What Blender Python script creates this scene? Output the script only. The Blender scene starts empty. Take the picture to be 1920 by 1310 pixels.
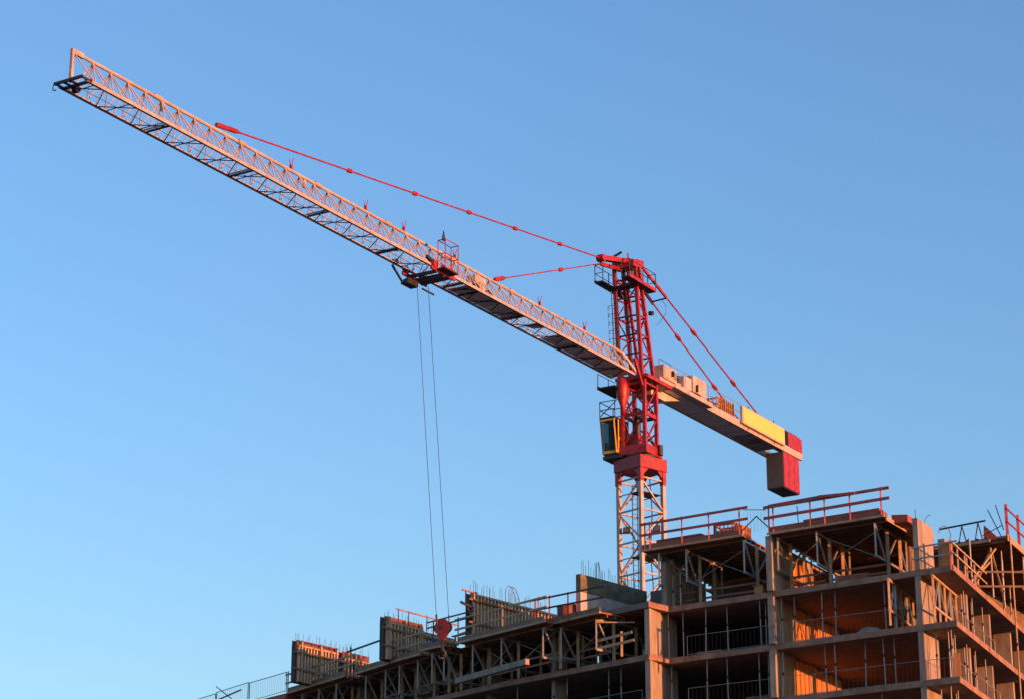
import bpy, math, random
from mathutils import Vector as V, Matrix
random.seed(7)
scene = bpy.context.scene
COL = scene.collection

# ------------------------------------------------------------------ camera, sky, sun, exposure
SUN_AZ, SUN_EL = 127.0, 3.5           # degrees, azimuth clockwise from +Y
cam = bpy.data.cameras.new('camera'); cam_o = bpy.data.objects.new('camera', cam); COL.objects.link(cam_o)
cam_o.location = (0, 0, 1.7); cam_o.rotation_euler = (math.radians(90 + 18.2), 0, 0)
cam.sensor_width = 36; cam.lens = 82.5; cam.clip_end = 8000
scene.camera = cam_o
world = bpy.data.worlds.new('World'); scene.world = world; world.use_nodes = True
wn = world.node_tree; sky = wn.nodes.new('ShaderNodeTexSky'); sky.sky_type = 'NISHITA'; sky.sun_disc = False
sky.sun_elevation = math.radians(SUN_EL); sky.sun_rotation = math.radians(SUN_AZ)
sky.air_density = 1.2; sky.dust_density = 0.4; sky.ozone_density = 3.5
tint = wn.nodes.new('ShaderNodeMix'); tint.data_type = 'RGBA'; tint.blend_type = 'MULTIPLY'; tint.inputs[0].default_value = 1.0; tint.inputs[7].default_value = (1.08, 0.97, 1.01, 1)   # white balance of the whole sky
wn.links.new(sky.outputs[0], tint.inputs[6]); wn.links.new(tint.outputs[2], wn.nodes['Background'].inputs[0]); wn.nodes['Background'].inputs[1].default_value = 0.15
sl = bpy.data.lights.new('sun', 'SUN'); sl.energy = 2.15; sl.angle = math.radians(0.5); sl.color = (1.0, 0.33, 0.115)
so = bpy.data.objects.new('sun', sl); COL.objects.link(so)
_e, _a = math.radians(SUN_EL), math.radians(SUN_AZ)
to_sun = V((math.sin(_a) * math.cos(_e), math.cos(_a) * math.cos(_e), math.sin(_e)))
so.rotation_euler = to_sun.to_track_quat('Z', 'Y').to_euler(); so.location = (60, -60, 60)
scene.view_settings.view_transform = 'Standard'; scene.view_settings.look = 'None'
scene.view_settings.exposure = 1.96; scene.view_settings.gamma = 1; scene.view_settings.use_curve_mapping = False

# ------------------------------------------------------------------ materials
def mat(name, col, rough=0.6, metal=0.0, var=0.18, scale=1.3, stain=None, stain_amt=0.0, streak=False, bump=0.0):
    m = bpy.data.materials.new(name); m.use_nodes = True; nt = m.node_tree; N = nt.nodes; L = nt.links
    b = N['Principled BSDF']; b.inputs['Roughness'].default_value = rough; b.inputs['Metallic'].default_value = metal
    g = N.new('ShaderNodeNewGeometry')
    n1 = N.new('ShaderNodeTexNoise'); n1.inputs['Scale'].default_value = scale; n1.inputs['Detail'].default_value = 6
    vec = g.outputs['Position']
    if streak:
        mp = N.new('ShaderNodeMapping'); mp.inputs['Scale'].default_value = (1, 1, 0.18); L.new(vec, mp.inputs[0]); vec = mp.outputs[0]
    L.new(vec, n1.inputs['Vector'])
    r = N.new('ShaderNodeValToRGB'); r.color_ramp.elements[0].position = 0.3; r.color_ramp.elements[1].position = 0.72
    lo = [c * (1 - var) for c in col]; hi = [min(1, c * (1 + var * 0.7)) for c in col]
    r.color_ramp.elements[0].color = (*lo, 1); r.color_ramp.elements[1].color = (*hi, 1)
    L.new(n1.outputs[0], r.inputs[0]); out = r.outputs[0]
    if stain:
        n2 = N.new('ShaderNodeTexNoise'); n2.inputs['Scale'].default_value = scale * 2.7; n2.inputs['Detail'].default_value = 8; n2.inputs['Roughness'].default_value = 0.7
        L.new(vec, n2.inputs['Vector'])
        r2 = N.new('ShaderNodeValToRGB'); r2.color_ramp.elements[0].position = 0.5; r2.color_ramp.elements[1].position = 0.68
        r2.color_ramp.elements[0].color = (0, 0, 0, 1); r2.color_ramp.elements[1].color = (stain_amt,) * 3 + (1,)
        L.new(n2.outputs[0], r2.inputs[0])
        mx = N.new('ShaderNodeMix'); mx.data_type = 'RGBA'; L.new(r2.outputs[0], mx.inputs[0]); L.new(out, mx.inputs[6]); mx.inputs[7].default_value = (*stain, 1); out = mx.outputs[2]
    L.new(out, b.inputs['Base Color'])
    if bump:
        n3 = N.new('ShaderNodeTexNoise'); n3.inputs['Scale'].default_value = scale * 9; n3.inputs['Detail'].default_value = 5; L.new(g.outputs['Position'], n3.inputs['Vector'])
        bp = N.new('ShaderNodeBump'); bp.inputs['Strength'].default_value = bump; bp.inputs['Distance'].default_value = 0.03; L.new(n3.outputs[0], bp.inputs['Height']); L.new(bp.outputs[0], b.inputs['Normal'])
    return m
M_WHITE = mat('white_paint', (0.47, 0.38, 0.32), 0.5, var=0.26, stain=(0.2, 0.12, 0.075), stain_amt=0.6, scale=1.6)
M_RED = mat('red_paint', (0.34, 0.011, 0.013), 0.48, var=0.42, stain=(0.10, 0.02, 0.012), stain_amt=0.9, scale=3.2)
M_PLYR = mat('shaded_red_paint', (0.20, 0.012, 0.014), 0.5, var=0.3, stain=(0.07, 0.012, 0.012), stain_amt=0.7, scale=5)  # crane red darkened so the hook block looks unlit
M_PLYD = mat('dark_film_plywood', (0.20, 0.055, 0.035), 0.65, var=0.3, scale=1.5, stain=(0.1, 0.05, 0.04), stain_amt=0.6)
M_DARK = mat('dark_steel', (0.032, 0.032, 0.036), 0.55, metal=0.3)
M_GREY = mat('grey_panel', (0.46, 0.44, 0.42), 0.6, stain=(0.24, 0.2, 0.17), stain_amt=0.5)
M_RIB = mat('pale_timber', (0.56, 0.41, 0.26), 0.75, var=0.22, scale=2.5, stain=(0.3, 0.2, 0.12), stain_amt=0.5)
M_JOIST = mat('dark_and_shaded_timber', (0.17, 0.115, 0.07), 0.8, var=0.3, scale=2.0)  # shade under the decks put into joist colour; also plain dark timber
M_GALV = mat('galvanised_steel', (0.30, 0.29, 0.27), 0.5, metal=0.3, stain=(0.2, 0.15, 0.1), stain_amt=0.5, scale=3)
M_YEL = mat('yellow_paint', (0.62, 0.36, 0.03), 0.5)
M_SIGN = mat('yellow_sign_face', (0.62, 0.56, 0.11), 0.5, var=0.05)
M_CW = mat('grey_counterweight_concrete', (0.085, 0.082, 0.066), 0.85, streak=True, stain=(0.05, 0.048, 0.038), stain_amt=0.6)
M_CONC = mat('bare_concrete', (0.32, 0.268, 0.215), 0.88, var=0.34, scale=1.5, stain=(0.15, 0.12, 0.09), stain_amt=0.8, streak=True, bump=0.35)
M_SLAB = mat('slab_concrete', (0.215, 0.15, 0.115), 0.88, var=0.35, scale=1.6, stain=(0.11, 0.072, 0.055), stain_amt=0.8, bump=0.4)
M_MOSS = mat('stained_concrete', (0.14, 0.125, 0.065), 0.9, var=0.4, scale=1.1, stain=(0.27, 0.25, 0.2), stain_amt=0.7, bump=0.5)
M_CONCL = mat('pale_concrete', (0.46, 0.43, 0.38), 0.88, var=0.18, scale=1.2, stain=(0.26, 0.24, 0.2), stain_amt=0.6, streak=True, bump=0.3)
M_EDGE = mat('sunlit_edge_concrete', (0.32, 0.18, 0.12), 0.85, var=0.38, scale=1.3, stain=(0.14, 0.085, 0.06), stain_amt=0.85)  # slab concrete lightened and reddened to paint in sunlit edges
M_BACK = mat('interior_shade_concrete', (0.11, 0.09, 0.07), 0.9, var=0.3, scale=1.0, streak=True)  # concrete darkened to paint in the deep interior shade
M_RAIL = mat('sunlit_red_timber', (0.40, 0.075, 0.065), 0.7, var=0.3, scale=2.4, stain=(0.18, 0.06, 0.05), stain_amt=0.6)  # plank timber with the low sun's crimson put into its colour
M_BROWN = mat('brown_timber', (0.24, 0.145, 0.095), 0.8, var=0.35, scale=1.8, stain=(0.12, 0.075, 0.05), stain_amt=0.6)
M_MESH = mat('light_grey_walkway_sheet', (0.78, 0.75, 0.72), 0.6, var=0.15, stain=(0.36, 0.33, 0.3), stain_amt=0.5)
M_TIMB = mat('timber', (0.42, 0.29, 0.17), 0.75, var=0.3, scale=2.5, stain=(0.2, 0.13, 0.08), stain_amt=0.5)
M_PLANK = mat('weathered_red_brown_timber', (0.33, 0.11, 0.07), 0.75, var=0.3, scale=2.0, stain=(0.16, 0.08, 0.05), stain_amt=0.6)
M_PLY = mat('red_film_plywood', (0.34, 0.085, 0.045), 0.6, var=0.3, scale=1.5, stain=(0.18, 0.07, 0.05), stain_amt=0.5)
M_ORNG = mat('orange_plywood', (0.55, 0.235, 0.075), 0.7, var=0.3, scale=1.4, stain=(0.3, 0.12, 0.05), stain_amt=0.5, streak=True)
M_REBAR = mat('rusty_rebar', (0.11, 0.07, 0.055), 0.8)
M_GLASS = bpy.data.materials.new('cab_glass'); M_GLASS.use_nodes = True
_b = M_GLASS.node_tree.nodes['Principled BSDF']; _b.inputs['Base Color'].default_value = (0.32, 0.4, 0.4, 1); _b.inputs['Roughness'].default_value = 0.03; _b.inputs['Transmission Weight'].default_value = 0.9; _b.inputs['IOR'].default_value = 1.15
M_GROUND = mat('dusty_ground', (0.11, 0.092, 0.072), 0.95, var=0.4, scale=0.05, stain=(0.065, 0.06, 0.055), stain_amt=0.8)
M_BLUE = mat('blue_tarpaulin', (0.06, 0.09, 0.20), 0.6)
M_LAMP = mat('black_lamp_housing', (0.025, 0.025, 0.03), 0.5)
M_LENS = mat('lamp_glass', (0.05, 0.05, 0.055), 0.15)

# ------------------------------------------------------------------ helpers
def wloc(o):
    p = V((0, 0, 0))
    while o is not None: p += V(o.location); o = o.parent
    return p
def tag(o, label=None, cat=None, group=None, kind=None):
    if label: o['label'] = label
    if cat: o['category'] = cat
    if group: o['group'] = group
    if kind: o['kind'] = kind
    return o
def thing(name, label, cat, loc, group=None):
    o = bpy.data.objects.new(name, None); COL.objects.link(o); o.location = loc; o.empty_display_size = 0.3
    return tag(o, label, cat, group)
def sub(name, parent, label=None):                   # an Empty part at its parent's base
    o = bpy.data.objects.new(name, None); COL.objects.link(o); o.parent = parent
    return tag(o, label)
def azd(a): return V((math.sin(math.radians(a)), math.cos(math.radians(a)), 0))
def frame(d, ref=None):
    z = d.normalized(); r = ref if ref is not None else (V((0, 0, 1)) if abs(z.z) < 0.96 else V((1, 0, 0)))
    x = r.cross(z)
    if x.length < 1e-5: x = V((0, 1, 0)).cross(z)
    x.normalize(); y = z.cross(x)
    return x, y, z
_unit = {}
def unit(shape, m):
    k = (shape, m.name)
    if k in _unit: return _unit[k]
    me = bpy.data.meshes.new(shape + '_' + m.name)
    if shape == 'box':
        vs = [(x, y, z) for z in (0, 1) for y in (-.5, .5) for x in (-.5, .5)]
        fs = [(0, 2, 3, 1), (4, 5, 7, 6), (0, 1, 5, 4), (2, 6, 7, 3), (0, 4, 6, 2), (1, 3, 7, 5)]
    else:
        n = 8; vs = [(.5 * math.cos(2 * math.pi * i / n), .5 * math.sin(2 * math.pi * i / n), z) for z in (0, 1) for i in range(n)]
        fs = [(i, (i + 1) % n, n + (i + 1) % n, n + i) for i in range(n)] + [tuple(range(n - 1, -1, -1)), tuple(range(n, 2 * n))]
    me.from_pydata(vs, [], fs); me.materials.append(m)
    if shape == 'tube':
        for p in me.polygons: p.use_smooth = len(p.vertices) == 4
    _unit[k] = me; return me
def member(name, a, b, w, h, m, parent, shape='box', ref=None):
    """one straight member from a to b as an object of its own (shared unit mesh)"""
    a, b = V(a), V(b); d = b - a; x, y, z = frame(d, ref)
    o = bpy.data.objects.new(name, unit(shape, m)); COL.objects.link(o)
    mt = Matrix.Identity(4)
    for i in range(3):
        mt[i][0] = x[i] * w; mt[i][1] = y[i] * h; mt[i][2] = z[i] * d.length; mt[i][3] = a[i]
    if parent is not None:
        o.parent = parent; mt = Matrix.Translation(-wloc(parent)) @ mt
    o.matrix_basis = mt
    return o
def rod(name, a, b, r, m, parent): return member(name, a, b, 2 * r, 2 * r, m, parent, 'tube')
class MB:
    def __init__(s): s.v = []; s.f = []
    def hexa(s, p):                                   # 8 corners: bottom 4 ccw, top 4 ccw
        b = len(s.v); s.v += [V(q) for q in p]
        s.f += [tuple(b + i for i in f) for f in ((3, 2, 1, 0), (4, 5, 6, 7), (0, 1, 5, 4), (1, 2, 6, 5), (2, 3, 7, 6), (3, 0, 4, 7))]
        return s
    def prism(s, poly, z0, z1):                       # horizontal polygon ccw from above
        b = len(s.v); n = len(poly)
        s.v += [V((p[0], p[1], z0)) for p in poly] + [V((p[0], p[1], z1)) for p in poly]
        s.f += [tuple(b + i for i in range(n - 1, -1, -1)), tuple(b + n + i for i in range(n))]
        s.f += [(b + i, b + (i + 1) % n, b + n + (i + 1) % n, b + n + i) for i in range(n)]
        return s
    def beam(s, a, b, w, h, ref=None):
        a, b = V(a), V(b); x, y, z = frame(b - a, ref); x = x * w / 2; y = y * h / 2
        return s.hexa([a - x - y, a + x - y, a + x + y, a - x + y, b - x - y, b + x - y, b + x + y, b - x + y])
    def tube(s, pts, r, n=6):
        pts = [V(p) for p in pts]; b = len(s.v)
        for i, p in enumerate(pts):
            d = (pts[min(i + 1, len(pts) - 1)] - pts[max(i - 1, 0)]); x, y, z = frame(d)
            rr = r[i] if isinstance(r, (list, tuple)) else r
            s.v += [p + (x * math.cos(2 * math.pi * k / n) + y * math.sin(2 * math.pi * k / n)) * rr for k in range(n)]
        for i in range(len(pts) - 1):
            for k in range(n): s.f.append((b + i * n + k, b + i * n + (k + 1) % n, b + (i + 1) * n + (k + 1) % n, b + (i + 1) * n + k))
        s.f += [tuple(b + k for k in range(n - 1, -1, -1)), tuple(b + (len(pts) - 1) * n + k for k in range(n))]
        return s
    def plate(s, poly, t):                            # planar polygon of points, thickened by vector t
        b = len(s.v); n = len(poly); t = V(t)
        s.v += [V(p) for p in poly] + [V(p) + t for p in poly]
        s.f += [tuple(b + i for i in range(n - 1, -1, -1)), tuple(b + n + i for i in range(n))]
        s.f += [(b + i, b + (i + 1) % n, b + n + (i + 1) % n, b + n + i) for i in range(n)]
        return s
    def build(s, name, m, parent=None, label=None, smooth=False, bevel=0):
        o0 = wloc(parent) if parent is not None else V((0, 0, 0))
        me = bpy.data.meshes.new(name); me.from_pydata([tuple(p - o0) for p in s.v], [], s.f)
        import bmesh
        bm = bmesh.new(); bm.from_mesh(me); bmesh.ops.recalc_face_normals(bm, faces=bm.faces)
        if bevel: bmesh.ops.bevel(bm, geom=bm.edges[:], offset=bevel, segments=1, affect='EDGES')
        bm.to_mesh(me); bm.free()
        me.materials.append(m)
        if smooth:
            for p in me.polygons: p.use_smooth = True
        o = bpy.data.objects.new(name, me); COL.objects.link(o)
        if parent is not None: o.parent = parent
        return tag(o, label)

# ------------------------------------------------------------------ setting: the ground
g = MB().prism([(-2500, -2500), (2500, -2500), (2500, 3500), (-2500, 3500)], -0.5, 0.0).build('ground', M_GROUND)
g['kind'] = 'structure'

# ------------------------------------------------------------------ the building under construction
A0 = V((12.75, 114.86, 0)); DA = azd(-54.7); DV = azd(28.0)      # street front: a runs left along it, d runs into the building
P0 = V((20.95, 109.05, 0)); DB = azd(23.2); DI = azd(-66.8)      # side front: b runs along it, i runs into the building
def FA(a, d, z): return A0 + DA * a + DV * d + V((0, 0, z))
def FR(b, i, z): return P0 + DB * b + DI * i + V((0, 0, z))
PITCH = 2.665; ZB = [26.52 - PITCH * k for k in range(10)]; ST = 0.30   # slab undersides from the top down, slab thickness
OUT = [(20.95, 109.05), (33.0, 137.2), (13, 137.2), (9.9, 130.2), (7.4, 128.3), (4.8, 130.2), (3.0, 133.4), (-3.5, 142), (-9.5, 152),
       (-15.2, 147.0), (-8.3, 136.0), (-4.7, 130.6), (-0.2, 125.0), (6.93, 117.45), (8.12, 118.6)]
bld = thing('concrete_building', 'unfinished concrete apartment block with open floors below the red and white tower crane', 'building', A0)
def quad_wall(p, q, t, z0, z1):                      # vertical wall from p to q (xy) thickened to vector t
    p, q, t = V((p[0], p[1], 0)), V((q[0], q[1], 0)), V((t[0], t[1], 0))
    return MB().hexa([p + V((0, 0, z0)), q + V((0, 0, z0)), q + t + V((0, 0, z0)), p + t + V((0, 0, z0)),
                      p + V((0, 0, z1)), q + V((0, 0, z1)), q + t + V((0, 0, z1)), p + t + V((0, 0, z1))])
for k, z in enumerate(ZB):
    poly = OUT
    if k == 0:                                       # the top slab of the left wing is still being formed: it stops short there
        poly = OUT[:5] + [(5.6, 129.6), (1.4, 123.6), (6.93, 117.30), (8.12, 118.6)]
    MB().prism(poly, z, z + ST).build('floor_slab', M_SLAB, bld)
for k, z in enumerate(ZB[:6]):                     # added strips, sunlit tone painted in, 1.5 cm proud of the slab fronts
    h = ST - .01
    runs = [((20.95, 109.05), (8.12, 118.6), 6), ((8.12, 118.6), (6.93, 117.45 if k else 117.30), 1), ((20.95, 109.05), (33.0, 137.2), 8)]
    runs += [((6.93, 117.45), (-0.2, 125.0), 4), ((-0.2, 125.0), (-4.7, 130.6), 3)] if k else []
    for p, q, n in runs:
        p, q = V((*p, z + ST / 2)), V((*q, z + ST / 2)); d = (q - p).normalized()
        for i in range(n): member('sunlit_edge_strip', p.lerp(q, i / n) + d * .006, p.lerp(q, (i + 1) / n) - d * .006, 0.03, h, M_EDGE, bld)
for k, z1 in enumerate(ZB):
    z0 = ZB[k + 1] + ST if k < 9 else -0.2
    # shear wall on the street front, the wall beside the step, the corner wall
    quad_wall(FA(-0.28, 0.02, 0), FA(-0.28, 2.7, 0), DA * 0.33, z0, z1).build('shear_wall', M_CONC, bld)
    quad_wall((6.98, 117.5), V((6.98, 117.5, 0)) + DV * 3.4, DA * 0.3, z0, z1).build('shear_wall', M_CONC, bld)
    quad_wall(FA(-8.31, 0.05, 0), FA(-8.31, 2.3, 0), DA * 0.30, z0, z1).build('shear_wall', M_CONC, bld)
    # back walls toward the courtyard
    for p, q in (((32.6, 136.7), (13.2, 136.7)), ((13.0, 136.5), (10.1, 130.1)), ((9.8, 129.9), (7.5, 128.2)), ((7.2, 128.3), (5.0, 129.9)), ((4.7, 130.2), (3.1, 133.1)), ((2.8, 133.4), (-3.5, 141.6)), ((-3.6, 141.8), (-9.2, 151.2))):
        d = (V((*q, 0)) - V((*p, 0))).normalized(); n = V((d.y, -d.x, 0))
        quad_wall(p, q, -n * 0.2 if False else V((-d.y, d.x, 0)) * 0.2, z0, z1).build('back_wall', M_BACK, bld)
    quad_wall(FA(-0.2, 9.35, 0), (10.05, 130.1), (0.1, .15), z0, z1).build('back_wall', M_BACK, bld)  # added cross wall, keeps the sun from reaching the middle bay
    # cross walls and columns of the left wing and the right-hand block
    for (x, y) in ((-1.2, 127.9), (-5.2, 132.6), (-9.0, 138.4), (2.3, 123.4)):
        quad_wall((x, y), V((x, y, 0)) + azd(47) * 0.9, azd(-43) * 0.3, z0, z1).build('column', M_CONC, bld)
    for b in (5.2, 10.4, 15.6, 20.8):
        quad_wall(FR(b, 0.6, 0), FR(b + 0.35, 0.6, 0), DI * 0.9, z0, z1).build('column', M_CONC, bld)
    if k < 4:
        # orange boarded wall seen deep in the right-hand bay, board by board
        d = 2.78
        while d < 9.2:
            if not 4.62 < d < 5.1:
                wd = 0.56
                quad_wall(FA(-0.285 - random.uniform(0, .02), d, 0), FA(-0.285, d + wd, 0), DA * 0.06, z0 + 0.02, z1 - random.choice((0.03, 0.03, 0.12))).build('wall_board', M_ORNG, bld)
            d += 0.60
        quad_wall(FA(-0.20, 2.72, 0), FA(-0.20, 9.3, 0), DA * 0.2, z0, z1).build('shear_wall', M_CONC, bld)
        quad_wall(FA(-0.32, 4.72, 0), FA(-0.32, 5.22, 0), DA * 0.1, z0, z1).build('pilaster', M_CONC, bld)
# top storey (walls already cast above the top slab)
Z1 = ZB[0] + ST
quad_wall(FA(-0.28, 0.02, 0), FA(-0.28, 2.7, 0), DA * 0.33, Z1, 29.62).build('shear_wall', M_CONC, bld)
quad_wall(FA(-0.20, 2.72, 0), FA(-0.20, 9.0, 0), DA * 0.2, Z1, 29.4).build('shear_wall', M_CONC, bld)
d = 2.78
while d < 7.6:
    quad_wall(FA(-0.285 - random.uniform(0, .02), d, 0), FA(-0.285, d + 0.56, 0), DA * 0.06, Z1 + 0.02, 28.9).build('wall_board', M_ORNG, bld)
    d += 0.60 if random.random() < 0.75 else 1.0
w_corner = quad_wall(FA(-8.31, 0.0, 0), FA(-8.31, 2.3, 0), DA * 0.26, Z1, 29.36).build('shear_wall', M_CONC, bld, 'tall corner wall of fresh concrete with its broad side in orange sunlight')
for t in (0.1, 0.9, 1.5, 2.1):
    p = FA(-8.2, t, 29.3); rod('rebar', p, p + V((0, 0, random.uniform(0.12, 0.25) if t > .2 else 0.55)), 0.018, M_REBAR, bld)
for t0, pts in ((1.25, [(0, 0, 0), (.05, 0, .25), (.2, 0, .45), (.32, 0, .47)]), (4.2, [(0, 0, -.5), (0.1, 0, .1), (0, 0, .4), (-.2, 0, .55), (-.42, 0, .45), (-.5, 0, .2)])):
    p = FA(-8.25 - (0 if t0 < 2 else .3), t0, 29.3); MB().tube([p + V(q) for q in pts], 0.02).build('rebar', M_REBAR, bld)
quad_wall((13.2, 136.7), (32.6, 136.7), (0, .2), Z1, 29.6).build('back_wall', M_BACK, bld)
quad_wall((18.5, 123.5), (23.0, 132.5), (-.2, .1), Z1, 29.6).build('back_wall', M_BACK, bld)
# grey return face: the core wall behind the middle bay of the top storey
quad_wall(V((7.35, 117.9, 0)) + DV * 1.3, V((7.35, 117.9, 0)) + DV * 6.0, DA * 0.3, Z1, 29.3).build('shear_wall', M_CONC, bld)
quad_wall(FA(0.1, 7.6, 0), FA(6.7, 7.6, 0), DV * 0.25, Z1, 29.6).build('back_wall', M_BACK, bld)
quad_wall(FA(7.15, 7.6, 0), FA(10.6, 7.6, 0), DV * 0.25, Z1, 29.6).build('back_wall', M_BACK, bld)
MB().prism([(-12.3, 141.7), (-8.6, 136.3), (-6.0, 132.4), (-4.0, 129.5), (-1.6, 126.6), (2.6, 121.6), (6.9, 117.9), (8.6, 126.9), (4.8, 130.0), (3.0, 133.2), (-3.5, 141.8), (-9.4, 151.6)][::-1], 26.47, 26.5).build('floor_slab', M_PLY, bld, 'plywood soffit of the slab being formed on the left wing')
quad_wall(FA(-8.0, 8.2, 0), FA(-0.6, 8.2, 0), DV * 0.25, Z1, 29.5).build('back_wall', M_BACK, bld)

# ------------------------------------------------------------------ flying formwork tables
def table(label, p, q, din, depth, z, zf, legs, group, inset=0.25, post_in=1.7, chord=1.62, strip=True, fascia=0.26, mat_f=None, mat_leg=M_GALV, joists=True):
    """deck on deep trusses; p,q front corners of the deck underside, din = direction into the building"""
    p, q = V((p[0], p[1], 0)), V((q[0], q[1], 0)); e = (q - p).normalized(); L = (q - p).length
    t = thing('formwork_table', label, 'formwork table', V((p.x, p.y, zf)), group)
    zz = V((0, 0, 1))
    def at(u, v, h): return p + e * u + din * v + zz * h
    MB().hexa([at(0, 0.03, z + .02), at(L, 0.03, z + .02), at(L, depth, z + .02), at(0, depth, z + .02), at(0, 0.03, z + .10), at(L, 0.03, z + .10), at(L, depth, z + .10), at(0, depth, z + .10)]).build('deck_panel', M_PLY, t)
    n = 3; seg = L / n
    for i in range(n):                                # edge boards butt end to end, not quite in line
        u0, u1 = i * seg + 0.01, (i + 1) * seg - 0.01; dz = random.uniform(-.015, .03)
        member('edge_board', at(u0, 0, z + .10 + fascia / 2 + dz), at(u1, 0, z + .10 + fascia / 2 + dz), 0.045, fascia, mat_f or M_PLY, t)
    if strip: member('edge_beam', at(-.05, -.05, z + .045), at(L + .05, -.05, z + .045), 0.09, 0.11, M_TIMB, t)
    if joists:
        v = 0.55
        while v < depth - 0.2:
            member('joist', at(0.02, v, z - 0.06), at(L - 0.02, v, z - 0.06), 0.08, 0.155, M_JOIST, t); v += 0.62
    zt, zb = z - 0.17, z - 0.17 - chord
    for u in legs:
        d1 = min(depth - 0.3, post_in * 3 - .2)
        member('truss_chord', at(u, inset, zt), at(u, d1, zt), 0.09, 0.10, mat_leg, t)
        member('truss_chord', at(u, inset, zb), at(u, d1, zb), 0.11, 0.12, mat_leg, t)
        member('truss_leg', at(u, inset, zb), at(u, inset, zt), 0.085, 0.085, mat_leg, t)
        vv = inset; flip = False
        posts = [post_in, post_in * 2.1, d1]
        for pv in posts:
            member('truss_brace', at(u, vv + .05, zt if not flip else zb), at(u, pv - .05, zb if not flip else zt), 0.075, 0.075, mat_leg, t)
            flip = not flip
            vv = pv
        for pv in posts[:2]:
            member('support_post', at(u + .12, pv, zf), at(u + .12, pv, zt), 0.16, 0.16, M_TIMB, t)
        member('truss_leg', at(u, d1, zb), at(u, d1, zt), 0.085, 0.085, mat_leg, t)
    for u0, u1 in zip(legs[:-1], legs[1:]):
        for v in (inset + .9,):
            rod('cross_brace', at(u0, v, zb + .05), at(u1, v, zt - .05), 0.022, mat_leg, t)
            rod('cross_brace', at(u0, v + .06, zt - .05), at(u1, v + .06, zb + .05), 0.022, mat_leg, t)
        for h in (0.55, 0.95):
            member('tie_plank', at(u0 - .2, post_in + .15, zf + h), at(u1 + .1, post_in + .15, zf + h), 0.05, 0.11, M_PLANK, t)
    return t
GT = 'formwork tables carrying the top decks'
table('formwork table below the highest plank rail, right of the mast', FA(-0.15, 0, 0), FA(-6.55, 0, 0), DV, 9.4, 29.66, Z1, (0.4, 2.6, 5.8), GT)
table('formwork table just right of the crane mast with red crates on its deck', FA(7.35, 0, 0), FA(1.35, 0, 0), DV, 9.0, 29.80, Z1, (0.9, 2.55, 5.95), GT)
ZL = 26.36; ZF2 = ZB[1] + ST
LD = azd(47)
lt = [((-13.6, 141.9), (-9.75, 136.1), 'leftmost formwork table, under the leftmost ribbed wall form', (1.2, 3.3, 5.4)),
      ((-9.1, 135.45), (-6.95, 132.1), 'short formwork table between the two leftmost ribbed wall forms', (0.7, 3.0)),
      ((-6.8, 131.8), (-5.1, 129.4), 'short formwork table directly under the second ribbed wall form', (0.3, 2.2)),
      ((-5.0, 128.3), (-3.75, 126.95), 'narrow formwork table behind the hanging red hook block', (0.5, 1.5)),
      ((-2.95, 126.2), (1.70, 120.4), 'long formwork table under the largest ribbed wall form', (0.9, 3.4, 6.9)),
      ((1.78, 121.4), (4.5, 118.1), 'formwork table at the step of the building, under the grey concrete wall', (0.8, 3.6))]
for p, q, lab, legs in lt:
    table(lab, p, q, LD, 7.6, ZL, ZF2, legs, 'formwork tables of the left wing', inset=0.35, post_in=1.5, chord=1.55, mat_f=M_BROWN)
# trestle bits sticking out at the step
pl = thing('loose_planks', 'loose timber planks poking out of the formwork at the step of the building', 'planks', V((4.5, 118.6, 26.0)))
member('plank', (4.3, 118.9, 26.05), (6.3, 118.7, 26.0), 0.2, 0.06, M_TIMB, pl)
member('plank', (4.4, 119.2, 24.75), (6.2, 117.9, 24.95), 0.05, 0.14, M_TIMB, pl)
member('plank', (4.4, 119.2, 25.15), (6.1, 117.9, 25.35), 0.05, 0.14, M_TIMB, pl)
member('plank', (5.6, 118.5, 24.2), (5.6, 118.5, 25.5), 0.16, 0.12, M_TIMB, pl)
# side front: truss table left in place under the top slab
t = thing('formwork_table', 'lattice formwork truss under the top slab on the sunlit right side', 'formwork table', FR(0, 1.2, ZF2))
zt, zb = ZB[0] - 0.12, ZF2 + 0.75
for i_ in (1.05, 3.2):
    member('truss_chord', FR(0.0, i_, zt), FR(6.2, i_, zt), 0.10, 0.13, M_TIMB, t)
    member('truss_chord', FR(0.0, i_, zb), FR(6.2, i_, zb), 0.10, 0.12, M_TIMB, t)
    for j in range(6):
        b = j * 1.2 + .1
        member('truss_leg', FR(b, i_, ZF2), FR(b, i_, zt), 0.13 if j % 2 == 0 else 0.08, 0.10, M_TIMB if j % 2 == 0 else M_GALV, t)
        if j < 5: member('truss_brace', FR(b + .1, i_, zt if j % 2 else zb), FR(b + 1.1, i_, zb if j % 2 else zt), 0.08, 0.08, M_GALV, t)
# far right deck
te = thing('formwork_deck', 'dark raised deck at the far right with trestle and red rail', 'formwork deck', V((24.9, 115.2, Z1)))
E = [V((18.6, 119.7, 0)), V((24.9, 115.15, 0)), V((34.4, 135.5, 0)), V((28.1, 140.1, 0))]
MB().prism([tuple(v)[:2] for v in E], 29.62, 29.74).build('deck_panel', M_PLY, te)
ee = (E[1] - E[0]).normalized(); nn = (E[2] - E[1]).normalized()
for j in range(27): member('joist', E[0] + nn * (0.2 + j * .8) + V((0, 0, 29.53)), E[1] + nn * (0.2 + j * .8) + V((0, 0, 29.53)) - ee * .15, 0.09, 0.17, M_JOIST, te)
member('edge_beam', E[0] - nn * .06 + V((0, 0, 29.58)), E[1] - nn * .06 - ee * .9 + V((0, 0, 29.58)), 0.1, 0.14, M_TIMB, te)
member('edge_board', E[1] + ee * .05 + V((0, 0, 29.62)), E[2] + ee * .05 + V((0, 0, 29.62)), 0.05, 0.34, M_TIMB, te)
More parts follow.
